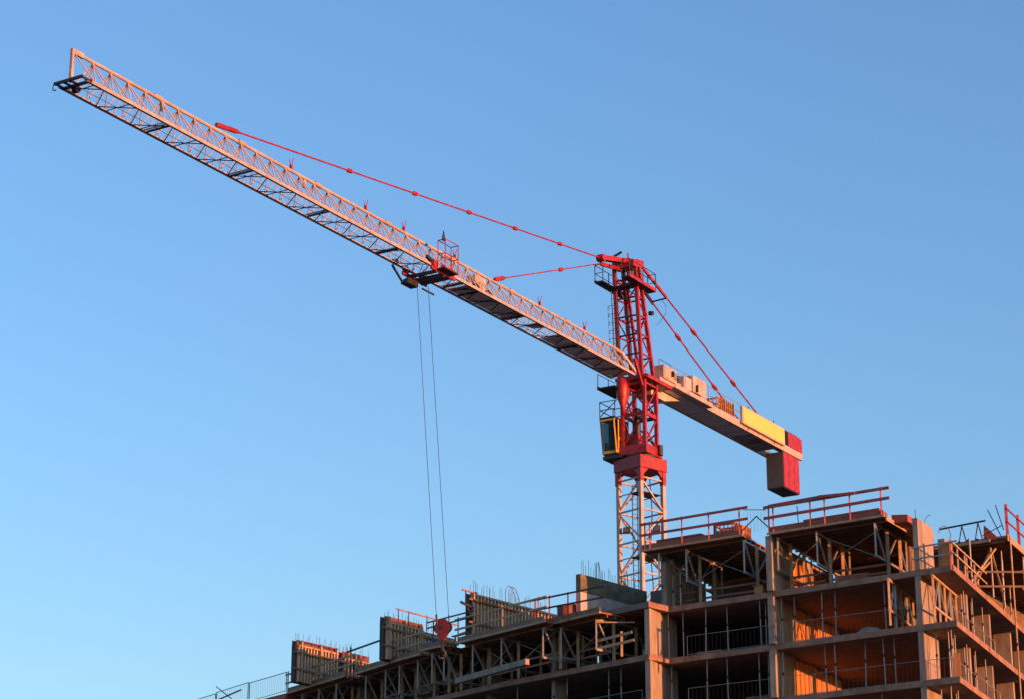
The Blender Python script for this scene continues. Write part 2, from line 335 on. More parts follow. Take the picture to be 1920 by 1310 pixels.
for j in range(14): member('batten', E[0] + ee * (0.15 + j * .5) - nn * .02 + V((0, 0, 29.74)), E[0] + ee * (0.15 + j * .5) + nn * 1.4 + V((0, 0, 29.74)), 0.12, 0.1 + .05 * (j % 2), M_DARK, te)
for (x, y, lean) in ((22.9, 114.6, 0), (24.3, 116.4, 0), (25.4, 119.0, 0), (23.4, 118.2, 0), (21.6, 119.0, 0), (24.6, 121.5, 0)):
    rod('support_post', (x, y, Z1), (x + lean, y, 29.45), 0.05, M_GALV, te)
for a, b in (((22.9, 114.6, 27.3), (24.6, 116.6, 29.4)), ((24.3, 116.4, 29.4), (25.4, 119.0, 27.2)), ((21.6, 119, 27.2), (23.4, 118.2, 29.4)), ((22.7, 117.4, 27.0), (24.9, 119.2, 29.4)), ((23.4, 118.2, 27.0), (24.3, 116.4, 29.3))):
    member('cross_brace', a, b, 0.09, 0.09, M_TIMB, te)
for (x, y) in ((26.4, 118.6), (25.9, 121.6), (27.4, 122.6), (27.0, 125.0), (28.6, 125.6), (25.0, 117.2)): rod('support_post', (x, y, Z1), (x, y, 29.45), 0.045, M_GALV, te)
for (x, y) in ((26.4, 118.6), (27.4, 122.6)):
    member('cross_brace', (x, y, 27.2), (x + .9, y + 2.4, 29.3), .08, .08, M_TIMB, te); member('cross_brace', (x + .9, y + 2.4, 27.2), (x, y, 29.3), .08, .08, M_TIMB, te)
    for h in (27.6, 28.5): member('tie_plank', (x - .3, y - .8, h), (x + 1.2, y + 3.0, h), .05, .1, M_BROWN, te)
for h in (27.35, 28.1): member('tie_plank', (22.5, 116.2, h), (26.4, 116.5, h + .05), 0.05, 0.10, M_JOIST, te)
quad_wall(FR(6.5, 3.6, 0), FR(27, 1.2, 0), DI * .2, Z1, 29.5).build('back_panel', M_JOIST, te)
tr = thing('trestle', 'dark trestle of two splayed legs under a long plank on the far right deck', 'trestle', V((23.2, 117.0, 29.74)))
T0, T1 = V((22.3, 117.7, 30.72)), V((24.0, 116.5, 30.80))
member('top_plank', T0 - (T1 - T0) * .15, T1 + (T1 - T0) * .08, 0.10, 0.07, M_DARK, tr)
for u in (0.45, 0.88):
    c = T0.lerp(T1, u)
    for s in (-.22, .22): member('leg', V((c.x + s * .8, c.y - s * .5, 29.8)), c + V((0, 0, -.03)), 0.05, 0.05, M_DARK, tr)
sh = thing('tilted_board', 'triangular brown board leaning beside the trestle on the far right deck', 'board', V((24.2, 116.4, 29.74)))
MB().plate([(24.0, 116.5, 29.76), (24.75, 116.1, 29.76), (24.05, 116.45, 30.6)], (0.03, 0.05, 0)).build('panel', M_PLY, sh)
sk = thing('loose_rods', 'two thin steel rods leaning on the red post at the far right', 'rods', V((24.75, 115.5, 29.74)))
rod('rod', (24.72, 115.6, 29.8), (24.18, 115.9, 31.25), 0.025, M_DARK, sk); rod('rod', (24.85, 115.5, 30.1), (24.55, 115.7, 31.45), 0.025, M_DARK, sk)
rod('rod', (23.9, 116.1, 29.95), (24.8, 115.5, 30.35), 0.025, M_DARK, sk)

# ------------------------------------------------------------------ guard rails
def guard(label, pts, posts, heights, m=M_PLANK, mp=M_PLANK, group='plank guard rails', w=0.05, h=0.13, post=0.07, z=None, posth=1.25, name='guard_rail', over=0.35):
    """rails run along the polyline pts; posts are distances along it"""
    pts = [V(p) for p in pts]; t = thing(name, label, 'guard rail', pts[0], group)
    def at(u):
        for a, b in zip(pts[:-1], pts[1:]):
            l = (b - a).length
            if u <= l or b is pts[-1]: return a + (b - a) * (u / l)
            u -= l
    for u in posts: member('post', at(u) - V((0, 0, .25)), at(u) + V((0, 0, posth)), post, post, mp, t)
    up = V((0, 0, 1))
    for hh in heights:
        for a, b in zip(pts[:-1], pts[1:]):
            d = (b - a).normalized(); n = V((d.y, -d.x, 0)) * 0.06
            member('rail', a - d * over * .3 + up * (hh + random.uniform(-.02, .02)) + n, b + d * over + up * (hh + random.uniform(-.02, .03)) + n, w, h, m, t)
    return t
guard('double plank rail on the top deck, highest rail of the building', [FA(-0.05, -.02, 29.95), FA(-6.6, -.02, 29.95)], (0.15, 0.4, 2.5, 3.3, 4.7, 6.4), (0.58, 1.1), h=0.15, m=M_RAIL, mp=M_RAIL)
guard('double plank rail on the top deck beside the crane mast', [FA(7.3, -.02, 30.1), FA(1.3, -.02, 30.1)], (0.15, 0.45, 2.4, 4.0, 5.8), (0.55, 1.12), m=M_RAIL, mp=M_RAIL)
xr = thing('loose_planks', 'extra planks lashed along the top rail of the right-hand top deck', 'planks', FA(-1, 0, 31))
member('plank', FA(-0.3, -.12, 31.08), FA(-3.2, -.12, 31.12), 0.05, 0.2, M_RAIL, xr); member('plank', FA(-3.1, -.16, 31.16), FA(-5.1, -.16, 31.04), 0.05, 0.14, M_RAIL, xr)
member('plank', FA(-1.9, -.1, 30.0), FA(-1.7, .3, 31.0), 0.04, 0.06, M_DARK, xr)
guard('plank rail in front of the third, largest ribbed wall form', [(-3.0, 126.3, 26.6), (1.65, 120.5, 26.6)], (0.1, 4.0, 7.0), (0.55, 1.1), m=M_TIMB, mp=M_TIMB, h=0.11)
guard('dark tube rail with red posts left of the grey concrete wall', [(1.0, 121.6, 26.6), (4.55, 118.3, 26.6)], (0.3, 1.3, 2.6, 3.2), (0.6, 1.15), m=M_DARK, mp=M_RED, h=0.08, w=0.08)
guard('plank rail below the second ribbed wall form', [(-7.25, 132.4, 26.55), (-5.05, 129.3, 26.55)], (0.15, 3.7), (0.5, 1.05), m=M_TIMB, mp=M_TIMB, h=0.11)
guard('plank rail below the first ribbed wall form', [(-13.7, 142.2, 26.55), (-9.3, 135.8, 26.55)], (0.1, 3.0, 5.6, 7.2), (0.5, 1.0), m=M_TIMB, mp=M_TIMB, h=0.11)
guard('dark tube rail between the hook block and the largest wall form', [(-4.6, 128.2, 26.7), (-2.2, 125.3, 26.7)], (0.4,), (0.95, 1.25), m=M_DARK, mp=M_DARK, h=0.07, w=0.07)
guard('dark tube rail between the first and second ribbed wall forms', [(-9.6, 136.6, 26.9), (-7.2, 132.6, 26.9)], (0.3,), (1.0,), m=M_DARK, mp=M_DARK, h=0.09, w=0.09)
guard('plank rail along the right side of the top slab, behind the orange board', [FR(0.05, .06, Z1), FR(7.2, .06, Z1)], (0.1, 1.3, 2.9, 5.0), (0.62, 1.1), m=M_TIMB, mp=M_TIMB, h=0.08)
guard('corner rail crossing in front of the tall corner wall', [FA(-8.1, -.04, Z1), FA(-10.0, -.04, Z1)], (1.85,), (0.52, 1.08), m=M_GALV, h=0.07)
eb = thing('toe_board', 'broad upright board at the right corner of the top slab, lit orange', 'board', FA(-9.8, .1, Z1))
member('panel', FA(-9.62, .3, Z1 + .02), FA(-9.62, .3, Z1 + 1.15), 0.06, 0.4, M_ORNG, eb, ref=DA); member('panel', FA(-9.3, .8, Z1 + .02), FA(-9.3, .8, Z1 + 1.5), 0.3, 0.35, M_CONC, eb, ref=DA)
guard('red post and rails at the right edge of the far right deck', [V((24.95, 115.25, 29.75)), V((28.2, 122.2, 29.75))], (0.1, 2.6, 5.0), (0.7, 1.4), m=M_RED, mp=M_RED, posth=1.65, post=0.13, h=0.08, w=0.06)
# chevron of thin bars between the two top decks
cv = thing('wire_barrier', 'thin bent bar barrier with mesh in the gap between the two top decks', 'barrier', FA(1.2, .1, 29.9))
rod('bar', FA(1.5, .1, 30.05), FA(0.55, .1, 30.75), 0.03, M_DARK, cv); rod('bar', FA(0.55, .1, 30.75), FA(-0.25, .1, 29.95), 0.03, M_DARK, cv)
rod('bar', FA(1.3, .1, 31.2), FA(0.0, .1, 31.0), 0.02, M_DARK, cv)
for j in range(7): rod('wire', FA(1.1 - j * .2, .14, 29.95), FA(1.1 - j * .2, .14, 31.1 - .02 * j), 0.006, M_GALV, cv)

# wire mesh fences
def mesh_fence(label, p, q, h, step, group=None, m=M_GALV, r=0.007, fr=0.025, frame_m=M_DARK, name='mesh_fence', mid=True):
    p, q = V(p), V(q); t = thing(name, label, 'fence', p, group); d = q - p; n = max(2, int(d.length / step)); up = V((0, 0, h))
    rod('top_rail', p + up, q + up, fr, frame_m, t); rod('bottom_rail', p + V((0, 0, .06)), q + V((0, 0, .06)), fr * .8, frame_m, t)
    rod('post', p, p + up * 1.02, fr * 1.2, frame_m, t); rod('post', q, q + up * 1.02, fr * 1.2, frame_m, t)
    for i in range(1, n): rod('wire', p + d * (i / n) + V((0, 0, .06)), p + d * (i / n) + up, r, m, t)
    return t
mesh_fence('wire mesh fence panel against the first ribbed wall form at the far left', (-16.4, 145.9, 26.55), (-13.75, 142.2, 26.55), 1.2, 0.22, 'mesh fences on the left end', M_GALV)
mesh_fence('wire mesh fence panel at the extreme left with crossed bars', (-18.9, 149.6, 26.55), (-16.5, 146.0, 26.55), 1.25, 0.25, 'mesh fences on the left end', M_GALV)
mesh_fence('wire mesh fence panel leaving the picture at its lower left edge', (-22.0, 154.2, 26.5), (-19.0, 149.8, 26.5), 1.25, 0.25, 'mesh fences on the left end', M_GALV)
MB().prism([(-13.7, 141.9), (-16.6, 145.6), (-22.5, 154.5), (-19, 157), (-9.5, 152), (-10, 145)], 26.1, 26.42).build('floor_slab', M_PLANK, bld, 'dark edge of the decked slab at the far left')
lb = thing('loose_planks', 'thin bars crossed against the mesh fence at the extreme left', 'planks', (-17.5, 147.4, 26.6))
rod('bar', (-17.2, 146.8, 26.6), (-18.9, 149.2, 28.1), 0.03, M_DARK, lb); member('plank', (-19.3, 150.0, 27.2), (-17.0, 146.6, 27.45), 0.04, 0.09, M_DARK, lb)
gb = [((4.9, .35), (-0.0, .35), 1, 'middle bay of the second slab from the top'), ((-0.5, .35), (-7.6, .35), 1, 'right-hand bay of the second slab from the top'),
      ((4.9, .35), (-0.0, .35), 2, 'middle bay of the third slab from the top'), ((-0.5, .35), (-9.9, .35), 2, 'right-hand bay of the third slab from the top')]
for (a0, d0), (a1, d1), k, where in gb:
    mesh_fence('thin bar railing along the ' + where, FA(a0, d0, ZB[k] + ST), FA(a1, d1, ZB[k] + ST), 1.0, 0.24, 'bar railings along the open floors', M_REBAR, 0.006, 0.016, M_GALV, name='bar_railing')
mesh_fence('thin railing on the sunlit right side, second slab from the top', FR(1.5, .5, ZF2), FR(11, .5, ZF2), 1.0, 0.3, 'bar railings along the open floors', M_REBAR, 0.006, 0.016, M_GALV, name='bar_railing')
mesh_fence('thin railing on the sunlit right side, third slab from the top', FR(0.3, .4, ZB[2] + ST), FR(11, .4, ZB[2] + ST), 1.0, 0.3, 'bar railings along the open floors', M_REBAR, 0.006, 0.016, M_GALV, name='bar_railing')
mesh_fence('thin railing in the left wing on the third slab from the top', (0.2, 125.2, ZB[2] + ST), (6.6, 118.4, ZB[2] + ST), 1.0, 0.3, 'bar railings along the open floors', M_REBAR, 0.006, 0.016, M_GALV, name='bar_railing')
cp = thing('corner_board', 'orange board at the right corner of the third slab from the top', 'board', FR(0.1, .1, ZB[2] + ST))
member('panel', FR(0.12, .12, ZB[2] + ST), FR(0.12, .12, ZB[2] + ST + 1.1), 0.05, 0.3, M_ORNG, cp, ref=DI)

# ------------------------------------------------------------------ steel props
def prop(label, p, z0, z1, lean=0.0):
    p = V((p[0], p[1], 0)); t = thing('steel_prop', label, 'steel prop', p + V((0, 0, z0)), 'steel props between the floor slabs')
    zm = z0 + (z1 - z0) * random.uniform(0.5, 0.66)
    top = p + V((lean, 0, 0))
    rod('outer_tube', p + V((0, 0, z0)), p.lerp(top, .6) + V((0, 0, zm)), 0.038, M_GALV, t)
    rod('inner_tube', p.lerp(top, .6) + V((0, 0, zm)), top + V((0, 0, z1 - .01)), 0.027, M_GALV, t)
    rod('collar', p.lerp(top, .6) + V((0, 0, zm - .09)), p.lerp(top, .6) + V((0, 0, zm + .05)), 0.055, M_DARK, t)
    member('base_plate', p + V((0, 0, z0)), p + V((0, 0, z0 + .015)), 0.15, 0.15, M_GALV, t)
ORD = ['first', 'second', 'third', 'fourth', 'fifth', 'sixth', 'seventh', 'eighth', 'ninth', 'tenth', 'eleventh', 'twelfth']
SL = {1: 'second', 2: 'third', 3: 'fourth'}
rows = {1: {'middle bay': (6.05, 5.3, 3.88, 2.69, 0.48, 0.66), 'right-hand bay': (-0.55, -1.15, -2.78, -3.4, -6.22, -6.59)},
        2: {'middle bay': (6.46, 6.08, 3.87, 2.76, 0.83, 0.44), 'right-hand bay': (-0.46, -2.79, -3.4, -4.9, -6.04, -6.51, -8.75, -9.35, -9.6)},
        3: {'middle bay': (6.3, 4.0, 2.7, 0.6), 'right-hand bay': (-0.8, -2.9, -5.8, -8.8, -9.4)}}
for k, bays in rows.items():
    for bay, xs in bays.items():
        for i, a in enumerate(sorted(xs, reverse=True)):
            p = FA(a, 0.5 if i % 2 == 0 else 0.75, 0)
            prop('steel prop on the %s slab from the top, %s from left in %s' % (SL[k], ORD[i], bay), p, ZB[k] + ST, ZB[k - 1], random.uniform(-.05, .05))
for i, (a, d) in enumerate(((6.0, 1.0), (5.35, .6))):
    prop('thin steel prop on the top slab beside the grey step, %s from the left' % ORD[i], FA(a, d, 0), Z1, 28.6)
for k, zz in ((1, ZF2), (2, ZB[2] + ST), (3, ZB[3] + ST)):
    for i, b in enumerate((1.9, 2.6, 4.4, 5.0, 6.3, 7.2, 8.6)[0 if k > 1 else 2:]):
        prop('steel prop on the right side, %s slab from the top, %s from the corner' % (SL[k], ORD[i]), FR(b, .55 + .25 * (i % 2), 0), zz, ZB[k - 1])
for i, (x, y) in enumerate(((0.3, 125.2), (2.2, 123.2), (2.9, 122.6), (5.0, 120.3), (5.6, 119.7))):
    prop('steel prop in the left wing under the lowest slab edge, %s from the left' % ORD[i], (x, y), ZB[2] + ST, ZB[1])
sc_ = thing('scaffold_pole', 'tall slim pole standing outside the slab edges at the far right', 'scaffold pole', V((24.95, 114.6, 0)))
rod('pole', (24.95, 114.6, 0), (24.95, 114.6, 29.6), 0.045, M_TIMB, sc_); rod('pole_clamp', (24.95, 114.6, 24.0), (24.95, 114.6, 24.15), 0.08, M_DARK, sc_)
hb = thing('beam', 'long grey beam slanting across the left wing under the formwork', 'beam', (-2.6, 125.6, 24.4))

# ------------------------------------------------------------------ wall forms with ribs
def wall_form(label, p, d, L, z0, z1, n, ply_top=0.3, tall=(), wales=(0.75, 1.75), end_board=True):
    p = V((p[0], p[1], 0)); nr = V((d.y, -d.x, 0))            # ribs stand on the side that faces the camera's right
    if nr.y > 0: nr = -nr
    t = thing('wall_formwork', label, 'wall formwork', p + V((0, 0, z0)), 'ribbed timber wall forms on the left wing')
    MB().hexa([p + V((0, 0, z0)), p + d * L + V((0, 0, z0)), p + d * L - nr * .05 + V((0, 0, z0)), p - nr * .05 + V((0, 0, z0)),
               p + V((0, 0, z1)), p + d * L + V((0, 0, z1)), p + d * L - nr * .05 + V((0, 0, z1)), p - nr * .05 + V((0, 0, z1))]).build('plywood_face', M_PLYD, t)
    MB().hexa([p - nr * .35 + V((0, 0, z0)), p + d * L - nr * .35 + V((0, 0, z0)), p + d * L - nr * .40 + V((0, 0, z0)), p - nr * .40 + V((0, 0, z0)),
               p - nr * .35 + V((0, 0, z1)), p + d * L - nr * .35 + V((0, 0, z1)), p + d * L - nr * .40 + V((0, 0, z1)), p - nr * .40 + V((0, 0, z1))]).build('plywood_face', M_PLYD, t)
    member('end_board', p - nr * .2 - d * .03 + V((0, 0, z0)), p - nr * .2 - d * .03 + V((0, 0, z1 - .25)), 0.06, 0.32, M_DARK, t, ref=nr)
    zs = z1 - ply_top
    for i in range(n):
        u = 0.1 + (L - .2) * i / (n - 1); c = p + d * u + nr * .08
        member('rib', c + V((0, 0, z0 + .02)), c + V((0, 0, zs)), 0.15, 0.09, M_RIB, t, ref=d)
    for u in tall:
        c = p + d * u + nr * .2; member('rib', c + V((0, 0, z0 + .02)), c + V((0, 0, z1 - .05)), 0.1, 0.12, M_TIMB, t, ref=d)
    member('top_plate', p + nr * .09 + V((0, 0, zs + .05)), p + d * L + nr * .09 + V((0, 0, zs + .05)), 0.19, 0.10, M_TIMB, t)
    for h in wales:
        member('waler', p - d * .45 + nr * .22 + V((0, 0, z0 + h)), p + d * min(L, 4.2) + nr * .22 + V((0, 0, z0 + h)), 0.08, 0.11, M_JOIST, t)
    return t, p, nr
def rebars(t, p, d, L, nr, z, n, hmin, hmax):
    for i in range(n):
        q = p + d * (L * (i + random.uniform(.1, .9)) / n) - nr * random.choice((.12, .27)) + V((0, 0, z))
        member('rebar', q, q + V((random.uniform(-.03, .03), 0, random.uniform(hmin, hmax))), 0.022, 0.022, M_REBAR, t, 'tube')
WD = azd(39)
t, p, nr = wall_form('largest ribbed wall form, nearest the grey concrete wall', (-2.22, 125.7), WD, 7.6, 26.5, 29.1, 26, 0.16, tall=(), wales=(0.9, 2.15))
rebars(t, p, WD, 6.8, nr, 29.0, 30, 0.55, 0.95)
for u in (3.2, 3.5): MB().tube([p + WD * u - nr * .2 + V((0, 0, h)) + WD * x for x, h in ((0, 29), (0.0, 29.8), (.25, 30.1), (.6, 30.0), (.9, 29.5), (.95, 29.0))], 0.022).build('rebar', M_REBAR, t)
member('handrail', p - WD * .9 + nr * .1 + V((0, 0, 29.1)), p + WD * .4 + nr * .1 + V((0, 0, 29.1)), 0.06, 0.08, M_PLANK, t); member('bracket', p - WD * .6 + nr * .1 + V((0, 0, 28.3)), p - WD * .6 + nr * .1 + V((0, 0, 29.1)), 0.06, 0.06, M_DARK, t)
member('bracket', p - WD * 1.0 + nr * .1 + V((0, 0, 28.4)), p + nr * .1 + V((0, 0, 28.25)), 0.1, 0.12, M_DARK, t); member('bracket', p - WD * .5 + nr * .1 + V((0, 0, 28.2)), p + nr * .1 + V((0, 0, 27.6)), 0.08, 0.08, M_DARK, t)
t, p, nr = wall_form('ribbed wall form just left of the hook block, red rail above', (-7.2, 131.4), WD, 3.1, 26.5, 29.0, 11, 0.42, tall=(0.15, 1.55, 2.95))
rebars(t, p, WD, 4.6, nr, 28.7, 18, 0.4, 0.8)
member('handrail', p + WD * .9 + V((0, 0, 29.55)), p + WD * 6.3 + V((0, 0, 29.45)), 0.04, 0.08, M_PLANK, t)
for u in (1.1, 2.0, 3.6, 5.2): member('handrail_post', p + WD * u + V((0, 0, 28.6)), p + WD * u + V((0, 0, 29.6)), 0.05, 0.05, M_DARK, t)
t2, p2, nr2 = wall_form('low ribbed form continuing behind the hook block', p + WD * 3.2 - V((0, 0, p.z)), WD, 3.0, 26.5, 28.6, 10, 0.25)
t, p, nr = wall_form('leftmost ribbed wall form with red plywood along its top', (-12.85, 138.6), WD, 3.5, 26.5, 29.05, 14, 0.42, tall=(0.25, 1.9, 3.3))
rebars(t, p, WD, 5.2, nr, 28.9, 26, 0.35, 0.75)
t, p, nr = wall_form('low stepped ribbed form between the two leftmost wall forms', p + WD * 4.0, WD, 2.4, 26.5, 28.95, 8, 0.5, tall=(0.3, 1.0))
rebars(t, p, WD, 2.6, nr, 28.8, 9, 0.3, 0.7)

# grey concrete wall beside the mast
cw = thing('concrete_wall', 'grey concrete wall with dark mossy upper band beside the crane mast', 'wall', V((3.62, 121.6, Z1)))
CD = (V((7.30, 125.4, 0)) - V((3.6, 121.1, 0))).normalized(); cp0 = V((3.6, 121.1, 0)); cn = V((-CD.y, CD.x, 0)) * 0.3
quad_wall(cp0, cp0 + CD * 5.7, cn, 26.4, 28.15).build('lower_band', M_CONCL, cw)
quad_wall(cp0 - CD * .02 - cn * .08, cp0 + CD * 5.7 - cn * .08, cn * 1.05, 28.16, 29.1).build('upper_band', M_MOSS, cw)
for i in range(26):
    q = cp0 + CD * (0.15 + 5.3 * (i + random.uniform(.1, .9)) / 26) + cn * .4 + V((0, 0, 29.0))
    member('rebar', q, q + V((random.uniform(-.03, .03), 0, random.uniform(.5, 1.0))), 0.022, 0.022, M_REBAR, cw, 'tube')
for u in (1.5, 3.9): MB().tube([cp0 + CD * (u + x) + cn * .4 + V((0, 0, h)) for x, h in ((0, 29), (0, 29.95), (.2, 30.05), (.3, 29.6), (.32, 29.0))], 0.025).build('rebar', M_REBAR, cw)
for u, h in ((1.9, 27.55), (3.0, 27.7)): member('formwork_seam', cp0 + CD * u - cn * .04 + V((0, 0, 26.85)), cp0 + CD * u - cn * .04 + V((0, 0, h)), 0.02, 0.03, M_DARK, cw)

# things lying on the decks
bx = thing('site_drum', 'dark red squat container on the deck left of the grey concrete wall', 'container', V((3.0, 122.0, 26.5)))
MB().tube([(3.0, 122.0, 26.5), (3.0, 122.0, 27.5)], 0.62, 12).build('body', M_PLYD, bx); MB().tube([(3.0, 122.0, 27.5), (3.0, 122.0, 27.56)], 0.66, 12).build('lid', M_DARK, bx)
def crate(label, p, d, w, dd, h, m, n=5, group=None, name='slatted_crate', n2=3):
    p = V(p); e = V((-d.y, d.x, 0)); t = thing(name, label, 'crate', p, group)
    for sx in (0, 1):
        for sy in (0, 1): member('corner_post', p + e * (w * sx) + d * (dd * sy), p + e * (w * sx) + d * (dd * sy) + V((0, 0, h)), 0.09, 0.09, m, t)
    for z in (0.06, h * .5, h - .06):
        for sy in (0, 1): member('rail', p + d * (dd * sy) - d * .0 + V((0, 0, z)), p + e * w + d * (dd * sy) + V((0, 0, z)), 0.05, 0.10, m, t)
        for sx in (0, 1): member('rail', p + e * (w * sx) + V((0, 0, z)), p + e * (w * sx) + d * dd + V((0, 0, z)), 0.05, 0.10, m, t)
    for i in range(n):
        u = w * (i + .5) / n; member('slat', p + e * u + V((0, 0, 0)) - d * .04, p + e * u + V((0, 0, h)) - d * .04, 0.09, 0.03, m, t, ref=e)
    for i in range(n2): member('slat', p - e * .04 + d * (dd * (i + .5) / n2), p - e * .04 + d * (dd * (i + .5) / n2) + V((0, 0, h)), 0.03, max(.09, dd / n2 * .55), m, t, ref=e)
    return t
crate('red brown slatted crate on the middle top deck, left of two', FA(2.05, .55, 29.92), DV, 1.1, 0.9, 0.85, M_PLANK)
crate('low orange brown slatted crate on the middle top deck, right of two', FA(1.55, .6, 29.92), DV, 0.5, 0.9, 0.62, M_ORNG)
st = thing('plywood_stack', 'stack of dark plywood sheets on the top deck right of the crane mast', 'stack', FA(5.5, .3, 29.9))
for i in range(5): MB().hexa([FA(6.6 + random.uniform(-.05, .05), .25, 29.9 + i * .1), FA(3.9 + random.uniform(-.3, .3), .25, 29.9 + i * .1), FA(3.8, 1.5, 29.9 + i * .1), FA(6.5, 1.5, 29.9 + i * .1), FA(6.6, .25, 29.98 + i * .1), FA(3.9, .25, 29.98 + i * .1), FA(3.8, 1.5, 29.98 + i * .1), FA(6.5, 1.5, 29.98 + i * .1)]).build('sheet', M_PLY if i % 2 else M_PLANK, st)
st = thing('plywood_stack', 'long stack of red brown sheets on the right-hand top deck', 'stack', FA(-4, .3, 29.75))
for i in range(5): MB().hexa([FA(-1.6 - .1 * i, .35, 29.76 + i * .1), FA(-6.2, .35, 29.76 + i * .1), FA(-6.2, 1.6, 29.76 + i * .1), FA(-1.6 - .1 * i, 1.6, 29.76 + i * .1), FA(-1.6 - .1 * i, .35, 29.85 + i * .1), FA(-6.2, .35, 29.85 + i * .1), FA(-6.2, 1.6, 29.85 + i * .1), FA(-1.6 - .1 * i, 1.6, 29.85 + i * .1)]).build('sheet', M_PLY if i % 2 else M_PLANK, st)
st = thing('plywood_stack', 'stepped stack of boards beyond the right end of the highest rail', 'stack', FA(-6.9, 1.0, 29.6))
for i in range(6): MB().hexa([FA(-6.65 - .05 * i, .9 + .55 * i, 29.55 - .03 * i), FA(-7.5, .9 + .55 * i, 29.5 - .03 * i), FA(-7.6, 2.2 + .5 * i, 29.5 - .03 * i), FA(-6.6, 2.2 + .5 * i, 29.55 - .03 * i), FA(-6.65 - .05 * i, .9 + .55 * i, 29.95 - .04 * i), FA(-7.5, .9 + .55 * i, 29.85 - .04 * i), FA(-7.6, 2.2 + .5 * i, 29.8 - .03 * i), FA(-6.6, 2.2 + .5 * i, 29.95 - .03 * i)]).build('board', (M_PLY, M_PLANK, M_TIMB)[i % 3], st)
pk = thing('loose_planks', 'sloping orange plank under the right end of the highest rail', 'planks', FA(-6.7, .2, 29.5))
member('plank', FA(-6.62, .1, 29.62), FA(-6.95, 2.2, 29.42), 0.05, 0.22, M_TIMB, pk)
def heap(label, a, d, z, w, h, m):
    t = thing('debris_heap', label, 'heap', FA(a, d, z)); rnd = random.Random(int(a * 10))
    mb = MB(); ring = [FA(a + w * math.cos(k * .785) * rnd.uniform(.8, 1.1), d + .35 * math.sin(k * .785), z) for k in range(8)]
    mid = [FA(a + w * .55 * math.cos(k * .785) * rnd.uniform(.7, 1.2), d + .2 * math.sin(k * .785), z + h * rnd.uniform(.5, .9)) for k in range(8)]
    mb.v += ring + mid + [FA(a, d, z + h)]
    for k in range(8): mb.f += [(k, (k + 1) % 8, 8 + (k + 1) % 8, 8 + k), (8 + k, 8 + (k + 1) % 8, 16)]
    mb.f.append(tuple(range(7, -1, -1))); mb.build('mound', m, t)
heap('low pinkish heap at the slab edge in the right bay, second slab from top', -5.3, .45, ZF2, .85, .34, M_CONC)
for lab, a, k, n, m in (('small stack of planks on the third slab from the top, middle bay', 1.9, 2, 4, M_BROWN), ('small stack of planks on the second slab from the top, middle bay', 4.6, 1, 3, M_TIMB)):
    t = thing('plank_stack', lab, 'planks', FA(a, 1.2, ZB[k] + ST))
    for i in range(n): member('plank', FA(a + random.uniform(-.1, .1), 1.2, ZB[k] + ST + .05 + i * .09), FA(a - 1.3, 1.2 + random.uniform(-.1, .1), ZB[k] + ST + .05 + i * .09), .35, .07, m, t)
tp = thing('folded_tarpaulin', 'blue tarpaulin bundle on the deck edge left of the hook block', 'tarpaulin', V((-4.75, 128.6, 26.5)))
MB().hexa([(-5.0, 128.9, 26.5), (-4.2, 127.7, 26.5), (-3.9, 128.1, 26.5), (-4.7, 129.3, 26.5), (-4.95, 128.95, 26.95), (-4.25, 127.85, 27.0), (-3.95, 128.15, 26.95), (-4.7, 129.2, 26.9)]).build('bundle', M_BLUE, tp, bevel=0.06)
tp = thing('timber_pile', 'small pile of pale timber offcuts right of the hook block', 'timber pile', V((-3.0, 127.0, 26.5)))
for i in range(6): member('offcut', (-3.3 + .1 * i, 127.1 + .05 * (i % 3), 26.95 + .07 * (i // 2)), (-2.2 + .05 * i, 125.9 + .1 * (i % 2), 26.98 + .07 * (i // 2)), 0.1, 0.06, M_TIMB, tp)
for i in range(2): member('offcut', (-3.1 + .7 * i, 126.9 - .7 * i, 26.48), (-3.1 + .7 * i, 126.9 - .7 * i, 26.95), 0.1, 0.1, M_TIMB, tp)
crate('low pale crate on the top slab under the right-hand deck', FA(-4.2, .7, Z1), DV, 0.6, 0.5, 0.4, M_TIMB, 4)
crate('wide red brown frame on the top slab under the highest rail', FA(-5.3, .5, Z1), DV, 1.5, 0.4, 0.34, M_PLANK, 3)
dr = thing('orange_box', 'small orange box on the top slab under the deck beside the mast', 'box', FA(0.75, .5, Z1))
MB().hexa([FA(.95, .4, Z1), FA(.45, .4, Z1), FA(.45, .8, Z1), FA(.95, .8, Z1), FA(.95, .4, Z1 + .42), FA(.45, .4, Z1 + .42), FA(.45, .8, Z1 + .42), FA(.95, .8, Z1 + .42)]).build('body', M_ORNG, dr, bevel=0.02); member('lid', FA(1.0, .6, Z1 + .44), FA(.4, .6, Z1 + .44), 0.45, 0.05, M_PLY, dr)

# ------------------------------------------------------------------ the tower crane
CB = V((7.4255, 131.0, 0)); US = azd(31.5); UW = azd(-58.5)         # s runs along the jib toward the counterweight, w across it
def CR(s, w, z): return CB + US * s + UW * w + V((0, 0, z))
crane = thing('tower_crane', 'red and white hammerhead tower crane standing behind the unfinished building', 'tower crane', CB)
